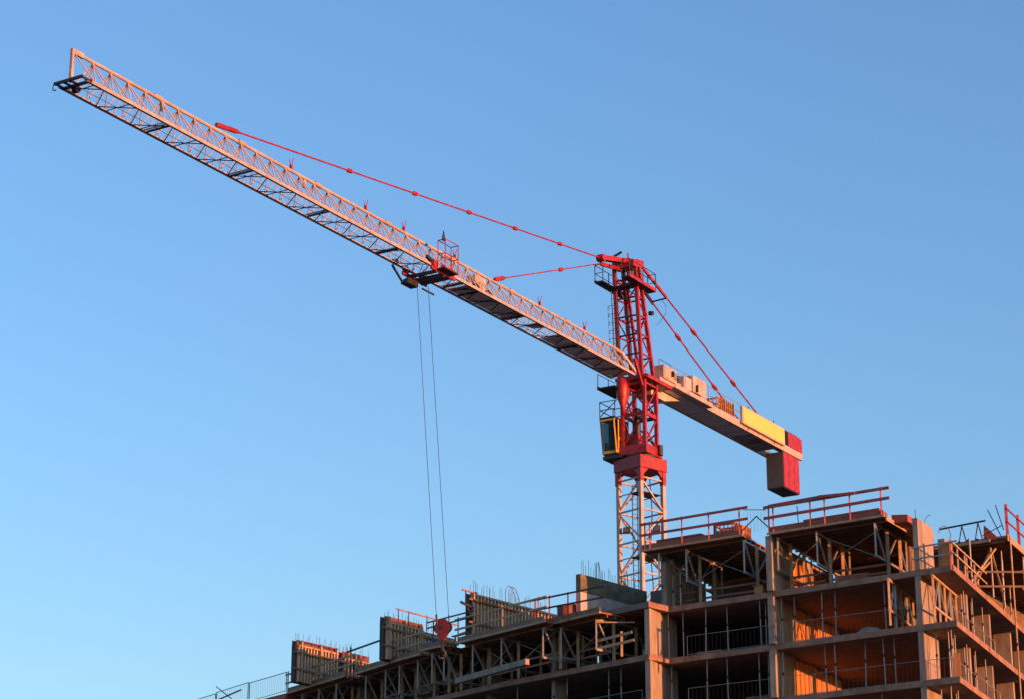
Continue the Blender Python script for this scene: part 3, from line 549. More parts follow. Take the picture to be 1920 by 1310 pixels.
# mast
mast = sub('mast', crane)
MX, MY = azd(48.2), azd(-41.8); H = 0.90
def MC(i, j, z, h=H): return CB + MX * (i * h) + MY * (j * h) + V((0, 0, z))
cor = [(1, 1), (1, -1), (-1, -1), (-1, 1)]
for i, j in cor: member('mast_leg', MC(i, j, -0.2), MC(i, j, 36.95), 0.22, 0.22, M_WHITE, mast, ref=MX)
ZT, ST_ = 36.75, 1.86
n = int(ZT / ST_)
for lv in range(n + 1):
    z = ZT - lv * ST_
    for c in range(4):
        (i0, j0), (i1, j1) = cor[c], cor[(c + 1) % 4]
        member('mast_horizontal', MC(i0, j0, z), MC(i1, j1, z), 0.085, 0.085, M_WHITE, mast)
        if lv < n:
            a, b = ((i0, j0), (i1, j1)) if (lv + c) % 2 == 0 else ((i1, j1), (i0, j0))
            member('mast_brace', MC(*a, z - .06), MC(*b, z - ST_ + .06), 0.085, 0.085, M_WHITE, mast)
    if lv % 2 == 0 and lv < 6:
        c0 = CB + V((0, 0, z - 0.85 if lv == 0 else z - .9))
        MB().prism([tuple((c0 + MX * x + MY * y))[:2] for x, y in ((-.8, -.8), (.8, -.8), (.8, .1), (-.8, .1))][::-1], c0.z, c0.z + .06).build('rest_platform', M_DARK, mast)
        for x0, y0, x1, y1 in ((-.8, -.8, .8, -.8), (.8, -.8, .8, .8), (-.8, .8, -.8, -.8)): rod('platform_rail', c0 + MX * x0 + MY * y0 + V((0, 0, .03)), c0 + MX * x1 + MY * y1 + V((0, 0, .03)), 0.03, M_DARK, mast)
for x in (-.25, .15):
    rod('ladder_stile', CB + MX * x + MY * .45 + V((0, 0, 1)), CB + MX * x + MY * .45 + V((0, 0, 36.6)), 0.028, M_DARK, mast)
for r in range(48): rod('ladder_rung', CB + MX * -.25 + MY * .45 + V((0, 0, 22 + r * .3)), CB + MX * .15 + MY * .45 + V((0, 0, 22 + r * .3)), 0.012, M_DARK, mast)
MB().tube([CB + MX * .5 + MY * -.3 + V((0, 0, z)) + V((.06 * math.sin(z * 1.3), 0, 0)) for z in (20, 24, 28, 30, 31, 32, 33, 34, 35, 36, 37)], 0.035).build('power_cable', M_DARK, mast)
fo = MB().prism([(CB.x - 3, CB.y - 3), (CB.x + 3, CB.y - 3), (CB.x + 3, CB.y + 3), (CB.x - 3, CB.y + 3)], 0, .8).build('footing', M_CONC, mast)
# collar, slewing ring and slewing tower
sl_ = sub('slewing_section', crane)
for i, j in cor: member('collar_leg', MC(i, j, 36.5, .91), MC(i, j, 37.45, .91), 0.27, 0.27, M_RED, sl_, ref=MX)
MB().prism([tuple(MC(i, j, 0, 1.10))[:2] for i, j in ((1, 1), (-1, 1), (-1, -1), (1, -1))], 37.28, 38.02).build('collar', M_RED, sl_, bevel=0.02)
for (i0, j0), (i1, j1) in zip(cor, cor[1:] + cor[:1]):                # gusset plates below the collar
    m0 = (MC(i0, j0, 0, 1.0) + MC(i1, j1, 0, 1.0)) / 2; d = (MC(i1, j1, 0, 1) - MC(i0, j0, 0, 1)).normalized(); nn_ = V((d.y, -d.x, 0)) * .03
    for s in (-1, 1): MB().plate([m0 + d * s * .9 + V((0, 0, 37.3)), m0 + d * s * .9 + V((0, 0, 36.75)), m0 + d * s * .35 + V((0, 0, 37.3))], nn_).build('gusset', M_RED, sl_)
ring = [(1.05 * math.cos(2 * math.pi * k / 24), 1.05 * math.sin(2 * math.pi * k / 24)) for k in range(24)]
MB().prism([tuple(CB + V((x * .9, y * .9, 0)))[:2] for x, y in ring], 38.0, 38.22).build('slewing_ring', M_DARK, sl_)
MB().prism([tuple(CR(s, w, 0))[:2] for s, w in ((-.95, -.95), (-.95, .95), (.95, .95), (.95, -.95))], 38.2, 38.75).build('turntable', M_RED, sl_, bevel=0.02)
MB().tube([CR(.5, -1.05, 38.3), CR(.5, -1.05, 38.9)], .16, 10).build('slew_motor', M_DARK, sl_)
sc4 = [(-.72, -.72), (.72, -.72), (.72, .72), (-.72, .72)]
for s, w in sc4: member('tower_leg', CR(s, w, 38.7), CR(s, w, 42.72), 0.2, 0.2, M_RED, sl_, ref=US)
for lv in range(2):
    z0, z1 = 38.8 + lv * 1.85, 38.8 + (lv + 1) * 1.85
    for c in range(4):
        (s0, w0), (s1, w1) = sc4[c], sc4[(c + 1) % 4]
        member('tower_horizontal', CR(s0, w0, z1), CR(s1, w1, z1), 0.10, 0.22 if lv == 0 else .12, M_RED, sl_)
        member('tower_brace', CR(s0, w0, z0), CR(s1, w1, z1 - .1), 0.08, 0.08, M_RED, sl_)
        member('tower_brace', CR(s1, w1, z0), CR(s0, w0, (z0 + z1) / 2), 0.07, 0.07, M_RED, sl_)
MB().tube([CR(.1, .2, 38.8), CR(.1, .2, 41.2)], .2, 8).build('cable_drum_column', M_DARK, sl_)
MB().hexa([CR(-.55, -.2, 38.8), CR(.1, -.2, 38.8), CR(.1, .5, 38.8), CR(-.55, .5, 38.8), CR(-.55, -.2, 39.5), CR(.1, -.2, 39.5), CR(.1, .5, 39.5), CR(-.55, .5, 39.5)]).build('slew_gearbox', M_RED, sl_)
# funnel-shaped red bracket under the jib root
def ringpts(c, r0, z, n=12): return [CR(c[0] + r0 * math.cos(2 * math.pi * k / n), c[1] + r0 * .8 * math.sin(2 * math.pi * k / n), z) for k in range(n)]
b_ = MB(); R_ = [ringpts((-1.15, .45), r0, z) for r0, z in ((.22, 42.85), (.42, 42.6), (.5, 42.1), (.42, 41.6), (.2, 41.1), (.12, 40.6))]
for rr in R_: b_.v += rr
for k in range(len(R_) - 1):
    for j in range(12): b_.f.append((k * 12 + j, k * 12 + (j + 1) % 12, (k + 1) * 12 + (j + 1) % 12, (k + 1) * 12 + j))
b_.f += [tuple(range(11, -1, -1)), tuple(range(60, 72))]
b_.build('root_bracket', M_RED, sl_, smooth=True)
member('root_strut', CR(-1.9, -.75, 43.6), CR(-1.0, -.75, 42.2), .14, .2, M_RED, sl_)
# platform at the jib root
MB().prism([tuple(CR(s, w, 0))[:2] for s, w in ((-.95, -1.05), (-.95, 1.05), (2.1, 1.05), (2.1, -1.05))], 42.72, 42.84).build('root_platform', M_RED, sl_)
member('platform_edge', CR(-.9, -1.06, 42.8), CR(2.1, -1.06, 42.8), .06, .22, M_RED, sl_); member('platform_edge', CR(-.95, -1.05, 42.8), CR(-.95, 1.05, 42.8), .06, .22, M_RED, sl_)
MB().prism([tuple(CR(s, w, 0))[:2] for s, w in ((-1.9, .55), (-1.9, 1.7), (.2, 1.7), (.2, .55))], 42.12, 42.2).build('service_platform', M_DARK, sl_)
member('platform_edge', CR(-1.9, 1.72, 42.2), CR(.3, 1.72, 42.2), .05, .22, M_DARK, sl_)
for s in (-1.85, -.6): rod('platform_rail', CR(s, 1.72, 42.2), CR(s, 1.72, 43.05), .025, M_DARK, sl_)
rod('platform_rail', CR(-1.85, 1.72, 43.05), CR(.2, 1.72, 43.05), .022, M_DARK, sl_)
MB().tube([CR(-.9, .2, 42.0), CR(-.9, .9, 42.0)], .28, 12).build('trolley_winch', M_DARK, sl_)
# operator cab
cab = sub('operator_cab', crane, 'dark operator cab with yellow window frame hung left of the red slewing tower')
c0, c1, w0, w1 = -1.25, .35, .92, 1.92
def cabp(s, w, z): return CR(s, w, z)
front_b, front_t = -1.02, -1.32                      # the front leans out at the top
MB().hexa([cabp(front_b, w0, 38.32), cabp(c1, w0, 38.32), cabp(c1, w1 - .1, 38.32), cabp(front_b, w1 - .1, 38.32), cabp(front_b - .03, w0, 38.42), cabp(c1, w0, 38.42), cabp(c1, w1, 38.42), cabp(front_b - .03, w1, 38.42)]).build('cab_floor', M_DARK, cab)
MB().hexa([cabp(front_t, w0, 40.42), cabp(c1, w0, 40.42), cabp(c1, w1, 40.42), cabp(front_t, w1, 40.42), cabp(front_t - .05, w0, 40.54), cabp(c1, w0, 40.54), cabp(c1, w1, 40.54), cabp(front_t - .05, w1, 40.54)]).build('cab_roof', M_DARK, cab)
for wa_, wb_, za_, zb_ in ((w0, w1, 38.42, 38.75), (w0, 1.2, 38.75, 40.42), (1.66, w1, 38.75, 40.42), (1.2, 1.66, 40.1, 40.42), (1.36, 1.66, 38.75, 39.35), (1.2, 1.3, 38.75, 39.7), (1.3, 1.66, 39.9, 40.1)):
    MB().hexa([cabp(.25, wa_, za_), cabp(c1, wa_, za_), cabp(c1, wb_, za_), cabp(.25, wb_, za_), cabp(.25, wa_, zb_), cabp(c1, wa_, zb_), cabp(c1, wb_, zb_), cabp(.25, wb_, zb_)]).build('cab_back', M_DARK, cab)
for w in (w0 + .06, w1 - .04): member('window_frame', cabp(front_b, w, 38.42), cabp(front_t, w, 40.42), .09 if w < 1.2 else .05, .08, M_YEL if w < 1.2 else M_DARK, cab)
member('window_frame', cabp(front_b, w0, 38.5), cabp(front_b, w1, 38.5), .08, .16, M_YEL, cab); member('window_frame', cabp(front_t, w0, 40.36), cabp(front_t, w1, 40.36), .08, .11, M_YEL, cab)
member('side_panel', cabp(-.4, w0 + .02, 38.42), cabp(-.4, w0 + .02, 40.42), 1.2, .05, M_DARK, cab, ref=UW)
for s_, w_ in ((-.95, .1), (.12, .12)): member('cab_pillar', cabp(s_, w0 - .01, 38.42), cabp(s_, w0 - .01, 40.42), w_, .06, M_YEL, cab, ref=UW)
member('side_rail', cabp(-1.0, w0 - .01, 39.3), cabp(.2, w0 - .01, 39.3), .05, .2, M_YEL, cab)
member('side_panel', cabp(.0, w1 - .03, 38.42), cabp(.0, w1 - .03, 40.42), .6, .05, M_DARK, cab, ref=UW)
MB().plate([cabp(front_b + .03, w0 + .12, 38.6), cabp(front_b + .03, w1 - .07, 38.6), cabp(front_t + .03, w1 - .07, 40.3), cabp(front_t + .03, w0 + .12, 40.3)], US * .02).build('window_pane', M_GLASS, cab)
MB().plate([cabp(front_b, w1 - .03, 38.5), cabp(-.3, w1 - .03, 38.5), cabp(-.3, w1 - .03, 40.4), cabp(front_t, w1 - .03, 40.4)], UW * .015).build('window_pane', M_GLASS, cab)
MB().hexa([cabp(-.5, 1.2, 38.45), cabp(-.05, 1.2, 38.45), cabp(-.05, 1.65, 38.45), cabp(-.5, 1.65, 38.45), cabp(-.5, 1.2, 38.95), cabp(-.05, 1.2, 38.95), cabp(-.05, 1.65, 38.95), cabp(-.5, 1.65, 38.95)]).build('seat', M_DARK, cab)
member('seat_back', cabp(-.08, 1.42, 38.95), cabp(.02, 1.42, 39.8), .4, .1, M_DARK, cab, ref=UW)
for w in (1.08, 1.78): member('console', cabp(-.75, w, 38.45), cabp(-.7, w, 39.15), .15, .3, M_GREY, cab)
for s in (-1.3, .3):
    for w in (w0, w1): rod('roof_rail', cabp(s, w, 40.5), cabp(s, w, 41.5), .028, M_DARK, cab)
for a, b in (((-1.3, w0), (-1.3, w1)), ((-1.3, w1), (.3, w1)), ((.3, w1), (.3, w0))):
    for z in (41.0, 41.5): rod('roof_rail', cabp(*a, z), cabp(*b, z), .028, M_DARK, cab)
rod('roof_rail', cabp(-1.3, w1, 40.6), cabp(.3, w1 - .3, 42.1), .03, M_DARK, cab)
MB().prism([tuple(CR(s, w, 0))[:2] for s, w in ((-1.0, .7), (-1.0, w1), (.6, w1), (.6, .7))], 38.1, 38.3).build('cab_bracket', M_DARK, cab)
# jib
jib = sub('jib', crane)
S0, S1, ZTOP, ZBOT, HW = -49.1, -1.95, 44.03, 42.62, 0.72
secs = [-49.1, -43.7, -37.8, -31.9, -26.0, -20.1, -14.2, -8.3, -2.0]
for a, b in zip(secs[:-1], secs[1:]):
    rod('top_chord', CR(a, 0, ZTOP), CR(b, 0, ZTOP), 0.078, M_WHITE, jib)
    for w in (-HW, HW): member('bottom_chord', CR(a, w, ZBOT), CR(b, w, ZBOT), 0.13 if w < 0 else 0.17, 0.14 if w < 0 else 0.06, M_WHITE, jib)
    if a > S0:
        rod('chord_joint', CR(a - .28, 0, ZTOP + .02), CR(a + .22, 0, ZTOP + .01), 0.115, M_WHITE, jib)
        member('end_crossbar', CR(a + .1, -HW, ZBOT), CR(a + .1, HW, ZBOT), .075, .08, M_DARK, jib); member('end_crossbar', CR(a - .12, -HW, ZBOT), CR(a - .12, HW, ZBOT), .05, .06, M_GREY, jib)
NP = 42; dp = (S1 - S0) / NP
for i in range(NP + 1):
    s = S0 + i * dp
    for w in (-HW, HW):
        if i > 0: rod('lattice_brace', CR(s, 0, ZTOP - .06), CR(s - dp / 2, w, ZBOT + .06), 0.028, M_WHITE, jib)
        if 0 < i < NP: rod('lattice_post', CR(s, 0, ZTOP - .06), CR(s, w, ZBOT + .06), 0.024, M_WHITE, jib)
        if i < NP: rod('lattice_brace', CR(s, 0, ZTOP - .06), CR(s + dp / 2, w, ZBOT + .06), 0.028, M_WHITE, jib)
    if i < NP:
        sw = HW if i % 2 else -HW
        rod('floor_brace', CR(s, -sw, ZBOT - .02), CR(s + dp, sw, ZBOT - .02), 0.024, M_DARK, jib)
        if i % 2 == 0: rod('floor_brace', CR(s + dp / 2, -HW, ZBOT - .03), CR(s + dp / 2, HW, ZBOT - .03), 0.022, M_DARK, jib)
for i in range(15):
    s = -19.6 + i * 1.18
    if i in (5, 6, 7) and i != 6: continue
    MB().hexa([CR(s, -.6, ZBOT + .02), CR(s + 1.14, -.6, ZBOT + .02), CR(s + 1.14, .6, ZBOT + .02), CR(s, .6, ZBOT + .02), CR(s, -.6, ZBOT + .07), CR(s + 1.14, -.6, ZBOT + .07), CR(s + 1.14, .6, ZBOT + .07), CR(s, .6, ZBOT + .07)] if i != 6 else
              [CR(s, -.6, ZBOT + .02), CR(s + .9, -.6, ZBOT + .02), CR(s + .7, .1, ZBOT + .02), CR(s, .3, ZBOT + .02), CR(s, -.6, ZBOT + .07), CR(s + .9, -.6, ZBOT + .07), CR(s + .7, .1, ZBOT + .07), CR(s, .3, ZBOT + .07)]).build('walkway_panel', M_MESH, jib)
rod('walkway_rail', CR(-19, .3, 43.3), CR(-2, .3, 43.3), .02, M_GREY, jib)
rod('trolley_rope', CR(-48.8, .25, ZBOT + .12), CR(-2, .25, ZBOT + .15), .012, M_DARK, jib); rod('trolley_rope', CR(-22, -.1, ZBOT - .15), CR(-2, .1, ZBOT - .35), .012, M_DARK, jib)
for w in (-HW, HW): member('root_strut', CR(-2.05, 0, ZTOP), CR(-.95, w * .8, 42.75), .12, .14, M_WHITE, jib)
member('tip_post', CR(S0 - .15, 0, ZBOT), CR(S0 - .15, 0, ZTOP + .12), .13, .13, M_WHITE, jib, ref=US); member('tip_bracket', CR(S0 - .15, 0, ZTOP + .02), CR(S0 + .5, 0, ZTOP + .02), .12, .22, M_WHITE, jib)
for s in (-.35, .2): member('tip_beam', CR(S0 + s, -.84, ZBOT), CR(S0 + s, .72, ZBOT), .09, .12, M_DARK, jib)
for w in (-.78, -.1, .25, .66): member('tip_spacer', CR(S0 - .35, w, ZBOT), CR(S0 + .2, w, ZBOT), .07, .09, M_DARK, jib)
MB().tube([CR(S0 - .35, .68 + .11 * math.cos(t_), ZBOT - .16 + .16 * math.sin(t_)) for t_ in (1.6, .8, 0, -.8, -1.6, -2.4)], .025).build('tip_hook', M_DARK, jib)
MB().tube([CR(S0 + .45, .1, ZBOT - .05), CR(S0 + .45, .35, ZBOT - .05)], .16, 10).build('tip_pulley', M_DARK, jib)
for s in (-34.05, -27.95, -24.6, -19.9, -11.3, -6.35):
    member('rope_guide', CR(s, 0, ZTOP), CR(s, 0, ZTOP + .3), .12, .12, M_RED, jib, ref=US)
    for dw in (-.12, .12): member('rope_guide', CR(s, dw * .3, ZTOP + .25), CR(s, dw, ZTOP + .6), .04, .04, M_RED, jib)
for s in (-43.4, -33.0): member('hanging_plate', CR(s, 0, ZTOP - .5), CR(s, 0, ZTOP - .1), .1, .16, M_WHITE, jib, ref=US)
MB().hexa([CR(-18.35, -0.3, 42.95), CR(-17.35, -0.3, 42.95), CR(-17.35, 0.3, 42.95), CR(-18.35, 0.3, 42.95), CR(-18.35, -0.3, 43.72), CR(-17.35, -0.3, 43.72), CR(-17.35, 0.3, 43.72), CR(-18.35, 0.3, 43.72)]).build('winch_cover', M_WHITE, jib, bevel=.03)
MB().tube([CR(-18.5, -.5, 42.85), CR(-18.5, .6, 42.85)], .26, 12).build('trolley_winch', M_DARK, jib); MB().tube([CR(-17.2, -.45, 42.9), CR(-17.2, .1, 42.9)], .25, 12).build('winch_motor', M_DARK, jib)
# tower head
head = sub('tower_head', crane)
TF = [(CR(-.95, .76, 42.8), CR(-1.5, .72, 49.6)), (CR(-.95, -.72, 42.8), CR(-1.45, -.66, 49.6))]
TR = [(CR(.5, .7, 42.8), CR(-.65, .58, 49.7)), (CR(.55, -.7, 42.8), CR(-.95, -.6, 49.7))]
for a, b in TF + TR: member('head_leg', a, b, .2, .2, M_RED, head, ref=US)
member('head_leg', CR(.1, 0, 42.8), CR(-1.0, .1, 48.2), .15, .15, M_RED, head, ref=US)
hl = TF + TR[::-1]
for lv in range(5):
    u0, u1 = .04 + lv * .165, .04 + (lv + 1) * .165
    for c in range(4):
        (a0, a1), (b0, b1) = hl[c], hl[(c + 1) % 4]
        member('head_horizontal', a0.lerp(a1, u1), b0.lerp(b1, u1), .07, .09, M_DARK if c == 0 else M_RED, head)
        if c % 2 == 0 and lv % 2: continue
        p, q = (a0.lerp(a1, u0), b0.lerp(b1, u1)) if (lv + c) % 2 else (b0.lerp(b1, u0), a0.lerp(a1, u1))
        member('head_brace', p, q, .065, .065, M_RED, head)
member('tie_anchor', CR(-4.25, .12, 49.12), CR(-.7, .12, 49.98), .12, .28, M_RED, head); member('tie_anchor', CR(-4.25, -.18, 49.12), CR(-.7, -.18, 49.98), .12, .28, M_RED, head)
MB().tube([CR(-4.4, -.25, 49.08), CR(-4.4, .2, 49.08)], .22, 10).build('anchor_pin', M_RED, head)
member('tie_anchor', CR(-3.9, .3, 48.95), CR(-1.4, .3, 49.35), .12, .22, M_RED, head)
MB().hexa([CR(-1.75, -.75, 49.3), CR(-.5, -.75, 49.5), CR(-.5, .75, 49.5), CR(-1.75, .75, 49.3), CR(-1.75, -.75, 49.75), CR(-.5, -.75, 50.0), CR(-.5, .75, 50.0), CR(-1.75, .75, 49.75)]).build('head_block', M_RED, head, bevel=.03)
member('roof_beam', CR(-2.6, .55, 49.6), CR(-2.6, -.4, 49.95), .08, .12, M_DARK, head); member('head_post', CR(-2.2, -.6, 49.4), CR(-2.2, -.6, 49.95), .1, .1, M_RED, head)
MB().tube([CR(-.75, -.1, 49.15), CR(-.75, .15, 49.15)], .3, 14).build('head_pulley', M_GALV, head)
for wa, wb in ((.62, 1.15), (-1.15, -.62)):
    MB().prism([tuple(CR(s, w, 0))[:2] for s, w in ((-3.1, wa), (-3.1, wb), (.2, wb), (.2, wa))], 48.16, 48.24).build('head_platform', M_DARK, head)
    we = wb if wb > 0 else wa
    member('platform_edge', CR(-3.1, we, 48.26), CR(.2, we, 48.26), .05, .2, M_RED if wb < 0 else M_DARK, head)
    for s in (-3.05, -1.4, .15): rod('head_rail', CR(s, we, 48.2), CR(s, we, 49.28), .028, M_DARK, head)
    for z in (48.75, 49.27): rod('head_rail', CR(-3.05, we, z), CR(.15, we, z), .022, M_DARK, head)
    wi = wa if wb > 0 else wb
    for s in (-3.05, .15):
        rod('head_rail', CR(s, wi, 48.2), CR(s, wi, 49.28), .028, M_DARK, head)
        for z in (48.75, 49.27): rod('head_rail', CR(s, wa, z), CR(s, wb, z), .022, M_DARK, head)
MB().prism([tuple(CR(s, w, 0))[:2] for s, w in ((-1.9, -.62), (-1.9, .62), (-1.2, .62), (-1.2, -.62))], 48.12, 48.2).build('head_platform', M_DARK, head)
for dw in (0, .38): rod('ladder_stile', CR(-1.5, 0.42 + dw, 43.5), CR(-1.75, 0.42 + dw, 48.3), .022, M_DARK, head)
for r in range(15): rod('ladder_rung', CR(-1.5 - .0177 * r, .42, 43.6 + r * .3), CR(-1.5 - .0177 * r, .80, 43.6 + r * .3), .013, M_DARK, head)
for r in range(7):
    z = 43.9 + r * .5; s = -1.5 - .25 * (z - 43.5) / 4.8
    MB().tube([CR(s - .05 - .55 * math.sin(t_), .61 + .3 * math.cos(t_), z) for t_ in (0, .5, 1.0, 1.57, 2.1, 2.6, 3.14)], .016).build('ladder_hoop', M_DARK, head)
for dw in (-.15, .15): rod('ladder_hoop', CR(-2.05, .61 + dw, 43.9), CR(-2.25, .61 + dw, 46.9), .012, M_DARK, head)
MB().tube([CR(-.15, -.85, 46.8), CR(-.15, -1.1, 46.75)], .14, 8).build('head_lamp', M_LAMP, head)
# tie bars
ties = sub('tie_bars', crane)
def fusiform(p, d, l, r, name, m=M_RED):
    MB().tube([p - d * l / 2, p - d * l / 4, p + d * l / 4, p + d * l / 2], [r * .45, r, r, r * .45], 8).build(name, m, ties)
def tie(p, q, us, fork, r=.045, l=.45):
    d = (q - p).normalized(); rod('tie_rod', p + d * fork * .9, q, r, M_RED, ties)
    for u in us: fusiform(p.lerp(q, u), d, l, .12, 'tie_connector')
    if fork:
        x, y, z = frame(d); MB().tube([p, p + d * .12, p + d * (fork - .35), p + d * fork], [.08, .125, .125, .05], 8).build('tie_fork', M_RED, ties)
tie(CR(-39.7, 0, 44.28), CR(-4.4, 0, 49.08), (.293, .455, .60, .732, .868), 1.75)
tie(CR(-16.0, 0, 44.18), CR(-3.9, .25, 48.95), (.60,), 1.3, r=.035)
tie(CR(-.4, .5, 49.85), CR(16.3, .52, 43.4), (.39, .68), 0, r=.05, l=.8); tie(CR(-.9, -.5, 49.95), CR(17.3, -.55, 43.7), (.39, .68), 0, r=.05, l=.8)
for a, b in ((CR(-.4, .5, 49.85), CR(16.3, .52, 43.4)), (CR(-.9, -.5, 49.95), CR(17.3, -.55, 43.7))):
    member('tie_plate', a, a.lerp(b, .20), .1, .2, M_RED, ties)
member('tie_spreader', CR(2.75, .5, 48.63), CR(2.75, -.5, 48.68), .06, .08, M_DARK, ties)
MB().tube([CR(2.75, -.2, 48.6), CR(2.85, -.4, 48.2), CR(3.0, -.3, 47.8), CR(2.8, -.1, 47.4), CR(2.6, .1, 47.0)], .015).build('loose_wire', M_DARK, ties)
# counter jib
cj = sub('counter_jib', crane)
for w in (-.8, .8):
    ss = [1.0, 4.3, 7.6, 10.9, 14.2, 17.5, 20.8]
    for a, b in zip(ss[:-1], ss[1:]): member('side_girder', CR(a + .012, w, 43.03), CR(b - .012, w, 43.03), .14, .46, M_WHITE, cj)
for s in (1.0, 4.3, 7.6, 10.9, 12.5, 14.2, 15.9, 17.3, 20.6): member('cross_beam', CR(s, -.72, 42.98), CR(s, .72, 42.98), .12, .3, M_GREY, cj)
for i in range(11):
    s = 1.3 + i * 1.1; MB().hexa([CR(s, -.72, 42.84), CR(s + 1.08, -.72, 42.84), CR(s + 1.08, .72, 42.84), CR(s, .72, 42.84), CR(s, -.72, 42.9), CR(s + 1.08, -.72, 42.9), CR(s + 1.08, .72, 42.9), CR(s, .72, 42.9)]).build('deck_panel', M_MESH, cj)
for i in range(6): rod('deck_brace', CR(13.5 + i * .65, -.7, 42.9), CR(14.1 + i * .65, .7, 42.9), .05, M_WHITE, cj)
MB().hexa([CR(13.4, -.6, 43.1), CR(17.2, -.6, 43.1), CR(17.2, .7, 43.1), CR(13.4, .7, 43.1), CR(13.4, -.6, 43.14), CR(17.2, -.6, 43.14), CR(17.2, .7, 43.14), CR(13.4, .7, 43.14)]).build('deck_panel', M_GREY, cj)
MB().hexa([CR(.9, -.3, 42.25), CR(2.6, -.3, 42.25), CR(2.6, .75, 42.25), CR(.9, .75, 42.25), CR(.9, -.3, 42.78), CR(4.6, -.3, 42.78), CR(4.6, .75, 42.78), CR(.9, .75, 42.78)]).build('root_haunch', M_GREY, cj)
MB().hexa([CR(2.1, -1.25, 42.82), CR(7.0, -1.25, 42.82), CR(7.0, -.88, 42.82), CR(2.1, -.88, 42.82), CR(2.1, -1.25, 42.9), CR(7.0, -1.25, 42.9), CR(7.0, -.88, 42.9), CR(2.1, -.88, 42.9)]).build('side_platform', M_GREY, cj)
member('platform_edge', CR(2.1, -1.27, 42.95), CR(7.0, -1.27, 42.95), .05, .24, M_WHITE, cj)
def cabinet(name, s0, s1, w0, w1, z0, z1, m=M_WHITE): return MB().hexa([CR(s0, w0, z0), CR(s1, w0, z0), CR(s1, w1, z0), CR(s0, w1, z0), CR(s0, w0, z1), CR(s1, w0, z1), CR(s1, w1, z1), CR(s0, w1, z1)]).build(name, m, cj, bevel=.02)
cabinet('machine_cabinet', 1.35, 3.0, -.95, -.1, 43.28, 44.1); cabinet('machine_cabinet', 4.25, 5.0, -.9, .1, 43.28, 44.15, M_GREY); cabinet('machine_cabinet', 5.02, 6.75, -1.0, .5, 43.28, 44.42)
for sa, sb, zb_ in ((1.45, 2.12, 44.0), (5.55, 6.1, 44.3), (6.14, 6.68, 44.3)):
    wq = -.96 if sa < 3 else -1.01
    cabinet('cabinet_door', sa, sb, wq - .02, wq, 43.36, zb_)
for z in (43.5, 43.6, 43.7, 43.8, 43.9): member('louvre', CR(2.55, -.965, z), CR(2.95, -.965, z), .03, .03, M_DARK, cj)
MB().tube([CR(6.0, -.2, 44.42), CR(6.0, -.2, 44.62)], .12, 8).build('vent', M_DARK, cj)
MB().tube([CR(3.1, -.7, 43.4), CR(4.0, -.95, 43.25), CR(5.5, -1.05, 43.32), CR(7.5, -.75, 43.3), CR(9.0, -.8, 43.35)], .035).build('hydraulic_hose', M_DARK, cj)
member('cabinet_grille', CR(2.3, -.97, 43.55), CR(2.3, -.97, 43.9), .04, .35, M_DARK, cj, ref=UW); member('cabinet_grille', CR(5.35, -1.02, 43.4), CR(5.35, -1.02, 43.85), .04, .3, M_DARK, cj, ref=UW)
MB().tube([CR(3.6, -.8, 43.65), CR(3.6, .6, 43.65)], .36, 14).build('hoist_drum', M_DARK, cj); member('winch_frame', CR(3.15, -.85, 43.35), CR(4.1, -.85, 43.35), .1, .2, M_WHITE, cj); member('winch_frame', CR(3.6, -.88, 43.3), CR(3.6, -.88, 43.95), .1, .5, M_WHITE, cj, ref=UW)
for w in (-.86, .86):
    prev = None
    for j, s in enumerate((.95, 2.4, 4.2, 6.0, 7.4, 8.4, 9.6, 10.8, 12.0, 14.0, 16.0)):
        zt_ = 44.35 if s > 2 else 44.3
        rod('railing_post', CR(s, w, 43.2), CR(s, w, zt_), .024, M_RED if s < 3 else M_GALV, cj)
        if prev is not None:
            for z in (43.8, 44.33): rod('railing', CR(prev, w, z), CR(s, w, z), .018, M_DARK if s < 3 else M_GALV, cj)
        prev = s
MB().hexa([CR(11.55, -1.08, 43.04), CR(17.7, -1.08, 43.04), CR(17.7, -.9, 43.04), CR(11.55, -.9, 43.04), CR(11.55, -1.08, 44.18), CR(17.7, -1.08, 44.18), CR(17.7, -.9, 44.18), CR(11.55, -.9, 44.18)]).build('sign_panel', M_GREY, cj, 'long blank yellow sign board on the side of the counter jib', bevel=.015)
MB().hexa([CR(11.63, -1.10, 43.12), CR(17.62, -1.10, 43.12), CR(17.62, -1.083, 43.12), CR(11.63, -1.083, 43.12), CR(11.63, -1.10, 44.1), CR(17.62, -1.10, 44.1), CR(17.62, -1.083, 44.1), CR(11.63, -1.083, 44.1)]).build('sign_face', M_SIGN, cj)
for s in (12.6, 16.3): rod('sign_bracket', CR(s, -.98, 42.85), CR(s, -.98, 44.4), .03, M_DARK, cj)
